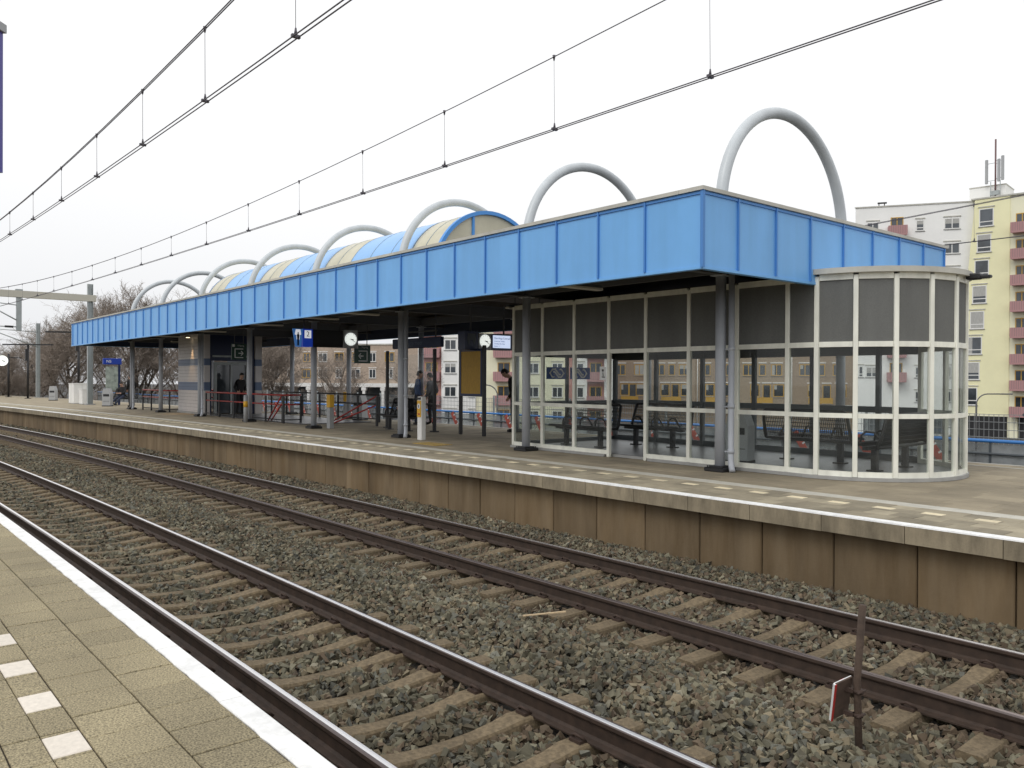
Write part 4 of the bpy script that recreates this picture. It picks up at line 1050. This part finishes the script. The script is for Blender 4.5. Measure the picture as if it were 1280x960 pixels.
def stand(lean=0.,pocket=True):
    L=lean
    J=dict(pelvis=(0,0,.93),spine=(.02+L*.2,0,1.12),chest=(.02+L*.6,0,1.33),neck=(.03+L,0,1.49),head=(.06+L*1.25,0,1.58),
      shl=(.02+L*.75,.17,1.40),ell=(-.05+L*.5,.25,1.15),wrl=(.10+L*.3,.20,.97),hal=(.15+L*.3,.15,.92),
      hil=(0,.09,.88),knl=(.03,.10,.48),anl=(-.02,.10,.09),tol=(.14,.12,.045))
    for k in list(J):
        if k.endswith('l') and k not in('pelvis',): J[k[:-1]+'r']=(J[k][0],-J[k][1],J[k][2])
    J['knr']=(.0,-.10,.48); J['anr']=(-.06,-.11,.09); J['tor']=(.10,-.14,.045)
    return J
J=stand(.07); J['face']=(1,0,-.45); J['head']=(.20,0,1.575)
person('person in a dark hooded jacket leaning forward at the corner of the glass shelter',(-18.93,15.86,0),math.radians(225),J,(cloth_k,jean),scale=1.1)
person('person in a blue jacket seen from behind through the wind screen',(-24.3,15.95,0),math.radians(60),stand(.0),(cloth_b,jean),scale=1.07)
person('person in a grey coat standing behind the right post of the wind screen',(-23.9,16.3,0),math.radians(200),stand(.02),(cloth_g,cloth_k),scale=1.03)
J=stand(.05); J['face']=(1,0,-.2)
person('person in a black coat waiting by the lift door behind the red railing',(-35.0,13.85,0.03),math.radians(10),J,(cloth_k,cloth_k),scale=1.02)
person('dark dressed person standing behind a column at the far end of the canopy',(-47.3,12.75,0),math.radians(200),stand(.02),(cloth_k,cloth_k))
def sit(lean,legs=0.):
    L=lean
    J=dict(pelvis=(0,0,.56),spine=(.03+L*.3,0,.74),chest=(.05+L*.75,0,.93-L*.25),neck=(.09+L*1.15,0,1.07-L*.35),head=(.15+L*1.4,0,1.15-L*.45),
      shl=(.05+L*.9,.17,1.0-L*.3),ell=(.18+L*.9,.24,.76-L*.1),wrl=(.36+L*.9,.12,.70),hal=(.42+L*.9,.07,.72),
      hil=(.03,.09,.53),knl=(.44,.12,.52-legs*.12),anl=(.44+legs*.42,.12,.10),tol=(.60+legs*.42,.14,.05+legs*.10))
    for k in list(J):
        if k.endswith('l') and k!='pelvis': J[k[:-1]+'r']=(J[k][0],-J[k][1],J[k][2])
    J['face']=(1,0,-.5); return J
def paper(o,J):
    b=M(whites); b.bbox((J['hal'][0]+.04,0,.74),(.16,.20,.008),(.9,0,.3),(0,1,0)); p=b.build('booklet',None); p.location=o.location; p.rotation_euler=o.rotation_euler; p.scale=o.scale; tag(p,'white booklet held by the person bent forward on the bench','booklet')
person('person in black sitting bent over on the bench before the wind screen',(-21.45,13.85,0),math.radians(-60),sit(.26),(cloth_k,cloth_k),extra=paper)
person('person in dark clothes sitting with legs stretched out at the far bench',(-50.75,13.2,0),math.radians(-50),sit(-.05,1.),(cloth_k,jean))
# ------------------------------------------------------------------ buildings beyond the embankment
def facade(name,label,cat,P0,P1):
    t=thing(name,label,cat,(P0[0],P0[1],-4.6),math.atan2(P1[1]-P0[1],P1[0]-P0[0])); return t   # local x along the front, -y outwards, z from the street
Zs=lambda z:z+4.6
curtain=mat('curtain',(.42,.42,.40),.9,var=.3,scale=6,stretch=(8,8,.4))
def window(t,u,z,w,h,fm,panes=2,lintel=None,vent=False,cur=0.,base=0.):
    b=M(fm); f=.095
    y0,y1=base-.035,base+.02
    b.box(u-w/2,u-w/2+f,y0,y1,z,z+h); b.box(u+w/2-f,u+w/2,y0,y1,z,z+h); b.box(u-w/2+f,u+w/2-f,y0,y1,z+h-f,z+h); b.box(u-w/2+f,u+w/2-f,y0,y1,z,z+f)
    for k in range(1,panes): x=u-w/2+w*k/panes; b.box(x-f/2,x+f/2,y0+.003,y1,z+f,z+h-f)
    if vent: b.box(u-w/2+f,u+w/2-f,y0+.003,y1,z+h*.24,z+h*.24+f)
    o=b.build('window',t)
    b=M(winglass); b.box(u-w/2+f*.5,u+w/2-f*.5,base-.012,base+.0,z+f*.5,z+h-f*.5); b.build('pane',o)
    if cur: 
        b=M(curtain); b.box(u-w/2+f,u-w/2+f+(w-2*f)*random.choice((.3,1.)),base-.018,base-.0125,z+h*(1-cur),z+h-f); b.build('curtain',o)
    b=M(conc_grey); b.box(u-w/2-.08,u+w/2+.08,base-.10,base-.001,z-.075,z-.002); b.build('sill',o)
    if lintel: b=M(lintel); b.box(u-w/2-.1,u+w/2+.1,base-.08,base-.001,z+h+.14,z+h+.26); b.build('lintel',o)
    return o
def balcony(t,u,z,w,d,base=0.,door=True):
    b=M(redbal); b.box(u-w/2,u+w/2,base-d,base-.002,z-.16,z); 
    b.box(u-w/2,u+w/2,base-d-.03,base-d,z-.2,z+.95); b.box(u-w/2-.03,u-w/2,base-d,base-.002,z,z+.95); b.box(u+w/2,u+w/2+.03,base-d,base-.002,z,z+.95)
    b.use(dframe)
    for k in range(1,8): x=u-w/2+w*k/8; b.box(x-.012,x+.012,base-d-.034,base-d-.03,z,z+.93)
    o=b.build('balcony',t)
    if door: window(t,u,z+.02,min(w*.7,1.5),2.05,frame_y,2,base=base)

W0,W1,W2=(-49.39,94.12),(-38.51,100.93),(-30.15,102.06)
def wdir(P0,P1): v=Vector((P1[0]-P0[0],P1[1]-P0[1])); return v.length
t=facade('apartment_building','white wing of the tall apartment block with a red balcony at its top floor','building',W0,W1)
Lw=wdir(W0,W1)
b=M(render_w); b.prism([(0,0),(Lw+.4,0),(Lw+.4,11),(7.5,11)],(0,0,0),(1,0,0),(0,1,0),Zs(22.1)); b.build('wall',t)
b=M(trim); b.prism([(-.1,-.08),(Lw+.3,-.08),(Lw+.3,11.05),(7.4,11.05)],(0,0,Zs(22.1)+.002),(1,0,0),(0,1,0),.15); b.build('roof_edge',t)
b=M(black); b.box(2.6,2.7,1,1.1,Zs(22.25),Zs(22.8)); b.box(3.2,3.3,1,1.1,Zs(22.25),Zs(22.7)); b.box(2.5,3.5,.9,1.2,Zs(22.7),Zs(22.85)); b.build('roof_vent',t)
for k in range(9):
    zc=Zs(19.75-2.84*k)
    window(t,10.28,zc-.6,1.62,1.25,frame_w,2,trim,cur=random.choice((0,.5,1)))
    window(t,6.95,zc-.65,.85,1.25,frame_w,1,trim,True,cur=random.choice((0,.4)))
    if zc<5: continue
    balcony(t,4.5,zc-1.0,1.95,1.1)
    window(t,1.9,zc-.6,1.3,1.2,frame_w,2,trim,cur=random.choice((0,.6)))
    if zc<Zs(6): window(t,.70,zc-.6,.5,1.3,frame_w,1,trim,True)
b=M(dframe); b.box(1,9.5,-.05,-.001,.2,2.3); b.build('garage_front',t)
t=facade('apartment_building','yellow fronted end of the tall apartment block with one column of windows and red balconies','building',(W1[0]+.12,W1[1]-.9),(W2[0]+.12,W2[1]-.9))
Lw=wdir(W1,W2)+8
b=M(render_y2); b.box(-.05,Lw,.12,11,0,Zs(22.15)); b.build('wall',t)
b=M(render_y); b.prism([(-2.0+.02,0+2.6),(3.45,2.6),(3.45,Zs(22.15)),(-.02,Zs(22.15))],(0,.115,0),(1,0,0),(0,0,1),.115); b.prism([(5.4,2.6),(Lw,2.6),(Lw,Zs(22.15)),(5.4,Zs(22.15))],(0,.115,0),(1,0,0),(0,0,1),.115); b.build('yellow_wall',t)
b=M(trim); b.box(-.4,Lw,-.08,11.05,Zs(22.15),Zs(22.32)); b.build('roof_edge',t)
for k in range(9):
    zc=Zs(20.05-2.87*k); u=1.14-.215*k
    if k<8: window(t,u,zc-1.0,1.45,2.0,frame_w,1,trim,True,cur=random.choice((0,.3,.6,1)))
    if k<8: balcony(t,4.62,zc-2.0,1.75,1.25,.12)
b=M(mat('garage_dark',(.02,.02,.022),.8)); b.box(-.75,3.3,.0,.06,.0,2.35); b.box(4.4,9,.0,.06,.0,2.35); b.build('garage_front',t)  # near-black panels stand in for the shaded garage openings
b=M(render_y2); b.box(3.4,4.3,-.05,.11,0,2.6); b.box(-1.9,9,-.06,.11,2.36,2.6); b.build('garage_frame',t)
b=M(render_w); b.box(-1.55,2.2,4,8,Zs(22.32),Zs(24.3)); b.use(trim); b.box(-1.6,2.25,3.95,8.05,Zs(24.3),Zs(24.42)); b.build('roof_house',t)
an=thing('antenna_mast','phone antenna mast with pale vertical panels on the apartment roof','antenna',(-36.3,104.5,17.9))
an.location=(-37.6,103.6,17.72)
an.location.z=Zs(22.32)-4.6
b=M(mat('mast_brown',(.16,.09,.09),.6)); b.tube([(0,0,0),(0,0,7.2)],.10,8); b.build('pole',an)
for x,z0,z1 in ((-.95,2.2,5.0),(.75,2.4,5.2),(.35,2.3,4.9)):
    b=M(greyp); b.bbox((x,0,(z0+z1)/2),(.30,.22,z1-z0),bev=.04); b.use(galv); b.bar((0,0,z0+.3),(x,0,z0+.3),.05); b.bar((0,0,z1-.5),(x,0,z1-.5),.05); b.build('antenna_panel',an)
b=M(galv); b.bbox((.0,-.2,1.0),(.9,.3,.5)); b.bbox((0,-.2,.3),(1.0,.4,.5)); b.tube([(-.5,0,0),(-.5,0,2.4)],.05,6); b.tube([(.5,0,0),(.5,0,2.4)],.05,6); b.build('equipment_box',an)

B0,B1=(-83.0,56.6),(-66.7,71.5)
t=facade('apartment_building','cream apartment block with red balconies and a red pillar behind the wind screen','building',B0,B1)
for m,u0,u1,n_,nm in ((redpil,-1.5,1.2,.0,'red_wall'),(render_w,1.2,5.4,-.3,'white_wall'),(render_y2,5.4,10,.0,'yellow_wall'),(render_y2,10,16.4,-.3,'yellow_wall'),(redpil,16.4,17.2,-.6,'red_pillar'),(render_w,17.2,18.7,-.3,'white_wall'),(redpil,18.7,20.7,.0,'red_wall'),(render_w,20.7,22.1,-.3,'white_wall')):
    b=M(m); b.box(u0,u1,n_,10,0,Zs(14)); b.build(nm,t)
b=M(trim); b.box(-1.6,22.2,-.7,10.1,Zs(14),Zs(14.2)); b.build('roof_edge',t)
for k in range(6):
    z=Zs(11.45-2.82*k)-.65
    if z<.3: continue
    window(t,2.3,z,1.45,1.25,frame_w,2,trim,base=-.3,cur=random.choice((0,.4))); window(t,15.2,z,1.25,1.25,frame_w,2,trim,base=-.3); window(t,4.9,z,.7,1.2,frame_w,1,trim,base=-.3); window(t,17.9,z,.8,1.25,frame_w,1,trim,base=-.3)
    balcony(t,8.75,z-.75,2.2,1.1); balcony(t,19.7,z-.75,2.0,.9); balcony(t,-.1,z-.75,2.2,.8); window(t,12.3,z,1.4,1.25,frame_w,2,trim,base=-.3)

H0,H1=(-77.4,82.1),(-50.3,101.1)
LH=wdir(H0,H1)
units=[(0,4.9),(4.9,11.1),(11.1,16.2),(16.2,22.9),(22.9,LH-2.5)]
tints=[(.33,.25,.18),(.35,.275,.205),(.32,.245,.175),(.36,.29,.215),(.335,.26,.19)]
desc=['first brown brick house in the terrace, next to the white apartment corner','second brown brick house in the terrace behind the shelter glass','middle brown brick house in the terrace behind the shelter glass','fourth brown brick house in the terrace, with two pale drainpipes','last brown brick house in the terrace, beside the white apartment wing']
for (u0,u1),ti,ds in zip(units,tints,desc):
    t=facade('terraced_house',ds,'house',H0,H1); dx=(Vector((H1[0]-H0[0],H1[1]-H0[1],0)).normalized())*u0; t.location+=dx
    wd=u1-u0; b=M(mat('brick_%.3f'%ti[1],ti,.9,var=.16,scale=5)); b.box(.01,wd-.01,0,9,0,Zs(6.8)); b.build('wall',t)
    b=M(trim); b.box(0,wd,-.15,9.1,Zs(6.8),Zs(7.0)); b.build('roof_edge',t)
    b=M(white); b.tube([(.25,-.07,0),(.25,-.07,Zs(6.8))],.055,6); b.build('drainpipe',t)
    zz=2.28
    for f_ in (0,1):
        z=Zs(zz+2.75*f_)
        window(t,wd*.24,z,1.35,1.45,frame_y,2,white,cur=random.choice((0,.4))); window(t,wd*.76,z,1.35 if f_==0 else 1.0,1.45,frame_y,2,white,cur=random.choice((0,.4,1)))
        if wd>6: window(t,wd*.5,z,.8,1.45,frame_y,1,white)
    z=Zs(-1.25)
    window(t,wd*.36,z+.8,1.15,1.6,frame_y,1,white,cur=.5); window(t,wd*.80,z+.8,1.3,1.6,frame_y,1,white,cur=.4)
    o=window(t,wd*.58,z,1.0,2.4,frame_y,1,white)
    b=M(frame_y); b.box(wd*.36-.5,wd*.58+.75,-.06,-.04,z-.02,z+.72); b.build('door_panel',t)
    b=M(dframe); b.box(0,wd,-1.2,-.001,z-.35,z-.16); b.build('deck',t); b=M(white); b.box(0,wd,-1.22,-1.2,z-.36,z-.14); b.build('deck_edge',t)
K0,K1=(-141,49.5),(-104.4,73.6)
t=facade('brick_block','long dark brick block with a white pillared arcade behind the bare trees','building',K0,K1)
LK=wdir(K0,K1)
b=M(brick2); b.box(0,LK,0,12,Zs(.9),Zs(7.0)); b.use(dframe); b.box(0,LK,3,12,0,Zs(.9)); b.build('wall',t)
b=M(trim); b.box(-.1,LK+.1,-.1,12.1,Zs(7.0),Zs(7.2)); b.build('roof_edge',t)
b=M(brick2); b.box(14,22,3,9,Zs(7.2),Zs(8.6)); b.build('roof_house',t)
b=M(white); b.box(-1,LK+.5,-.5,0-.002,Zs(.35),Zs(.95)); b.build('arcade_beam',t)
u=.5
while u<LK: b=M(white); b.bbox((u,-.25,Zs(.35)/2),(.45,.45,Zs(.35)-.01)); b.bbox((u,-.25,Zs(.35)-.3),(.8,.55,.5)); b.build('pillar',t); u+=3.3
u=2.0
while u<LK-1.5:
    for z in (1.75,4.35): 
        if 36<u<40.5: continue
        window(t,u,Zs(z),random.choice((1.2,1.6)),1.45,random.choice((frame_y,frame_w)),2,white)
    u+=2.95
b=M(white); b.box(39.4,39.8,-.3,-.002,Zs(.95),Zs(7.0)); b.build('white_strip',t)

# street lamps down on the street
def slamp(label,base,top,arm):
    t=thing('street_lamp',label,'street lamp',(base[0],base[1],-4.6),0)
    h=top+4.6; a=Vector(arm); b=M(mat('lamp_grey',(.12,.12,.12),.5)); P=[Vector((0,0,0)),Vector((0,0,h-.8))]
    for k in range(1,7): tt=k/6*PI/2; P.append(Vector((0,0,h-.8))+a.normalized()*(.8*(1-math.cos(tt)))+Vector((0,0,.8*math.sin(tt))))
    P.append(P[-1]+a*.5); b.tube(P,[.07]*2+[.045]*7,8); b.build('pole',t)
    b=M(mat('lamp_grey',(.12,.12,.12),.5)); c=P[-1]; b.bbox(c+a.normalized()*.35,(.8,.22,.10),a,Vector((-a.y,a.x,0)),.03); b.build('lamp_head',t)
slamp('curved street lamp in front of the yellow apartment wall',(-24.5,64.3),.72,(1.35,1.45,0))
slamp('curved street lamp beyond the timetable board',(-46.75,37.6),1.2,(-1.0,-.9,0))

# ------------------------------------------------------------------ bare winter trees
def tree_mesh(seed,h,spread,nb):
    r=random.Random(seed); trunk=M(bark); crown=M(twig)
    def branch(p,d,l,rad,lev):
        n=4 if lev<2 else 3; pts=[p]; dd=d.copy(); seg=l/n
        for i in range(n):
            dd=(dd+Vector((r.uniform(-.22,.22),r.uniform(-.22,.22),r.uniform(-.10,.16)))).normalized(); pts.append(pts[-1]+dd*seg)
        b=trunk if lev<2 else crown
        b.tube(pts,[rad*(1-.6*i/n) for i in range(n+1)],6 if lev<2 else 3,False)
        if lev>=5: return
        k=nb[lev]
        for j in range(k):
            a=(j+r.random())/k; t_=.30+.70*a; q=pts[min(int(t_*n),n-1)].lerp(pts[min(int(t_*n)+1,n)],t_*n-int(t_*n)) if t_<1 else pts[-1]
            az=r.uniform(0,2*PI); el=r.uniform(.1,.8) if lev<2 else r.uniform(-.5,.9)
            v=Vector((math.cos(az)*spread,math.sin(az)*spread,el)); v=(v+dd*.75).normalized()
            branch(q,v,l*r.uniform(.42,.66)*(1.0 if lev else .9),max(.011,rad*.42),lev+1)
    branch(Vector((0,0,-.2)),Vector((r.uniform(-.06,.06),r.uniform(-.06,.06),1)),h*.62,h*.016,0)
    return trunk,crown
protos=[]
for s_,h_,sp_ in ((3,13.5,.9),(8,15.5,.7),(21,12,1.05),(33,14.5,.85)):
    tr,cr=tree_mesh(s_,h_,sp_,(12,8,6,5,4)); protos.append((tr,cr))
protos.append(tree_mesh(47,12.5,.95,(8,6,5,4,3)))
built=[]
# along the street behind the station, left of and under the canopy
spots=[(-86,12,0,.70,'bare tree furthest left, behind the round platform clock'),(-96,19,1,.86,'bare tree behind the slim catenary mast'),(-79,17,2,1.1,'forked bare tree behind the first litter bin'),(-99,27,3,1.0,'bare tree behind the white electrical cabinets'),
 (-97,15.6,3,.84,'bare tree between the round clock and the slim catenary mast'),(-88,15.4,4,.92,'thin bare tree close behind the slim catenary mast'),
 (-88,24.5,1,1.06,'tall bare tree rising above the left end of the blue canopy'),(-82,27.5,0,1.0,'bare tree behind the information pillar'),(-92,33,1,1.1,'bare tree seen over the canopy through the first arch'),(-80,31,3,1.0,'bare tree beyond the person at the far column'),
 (-86,38,1,1.05,'bare tree behind the white lift tower, top showing over the vault'),(-76,34,2,.95,'bare tree left of the lift tower wall'),(-105,14,2,.9,'distant bare tree at the left frame edge behind the lamp post'),
 (-72,37,4,.85,'bare tree in front of the arcade, next to the paired columns'),(-66,36.5,4,.80,'bare tree with low limbs behind the platform sign'),(-62,42,4,.72,'slender bare tree behind the left post of the wind screen'),
 (-118,30,3,1.15,'distant bare tree far behind the portal mast'),(-112,40,0,1.15,'distant bare tree far behind the information pillar')]
meshes={}
for x,y,k,s_,lab in spots:
    t=thing('bare_tree',lab,'tree',(x,y,-4.6),random.uniform(0,6.3),'bare trees behind the station'); t.scale=(s_,)*3
    if k not in meshes:
        tr,cr=protos[k]; a=tr.build('trunk',t); c=cr.build('crown',t); meshes[k]=(a.data,c.data)
    else:
        for nm,me in zip(('trunk','crown'),meshes[k]):
            o=bpy.data.objects.new(nm,me); COL.objects.link(o); o.parent=t
# low winter scrub along the embankment foot, one tangled mass
b=M(twig); r=random.Random(5)
for k in range(2600):
    x=r.uniform(-125,-58); y=28+(x+90)*-.06+r.uniform(-3,5); p=Vector((x,y,-4.6)); hh=r.uniform(2.5,5.4); q=p+Vector((r.uniform(-.9,.9),r.uniform(-.9,.9),hh)); m_=p.lerp(q,.5)+Vector((r.uniform(-.3,.3),r.uniform(-.3,.3),0)); b.tube([p,m_,q],[.035,.025,.012],3,False)
o=b.build('undergrowth'); o['kind']='stuff'; o['label']='tangled brown leafless scrub along the foot of the embankment'
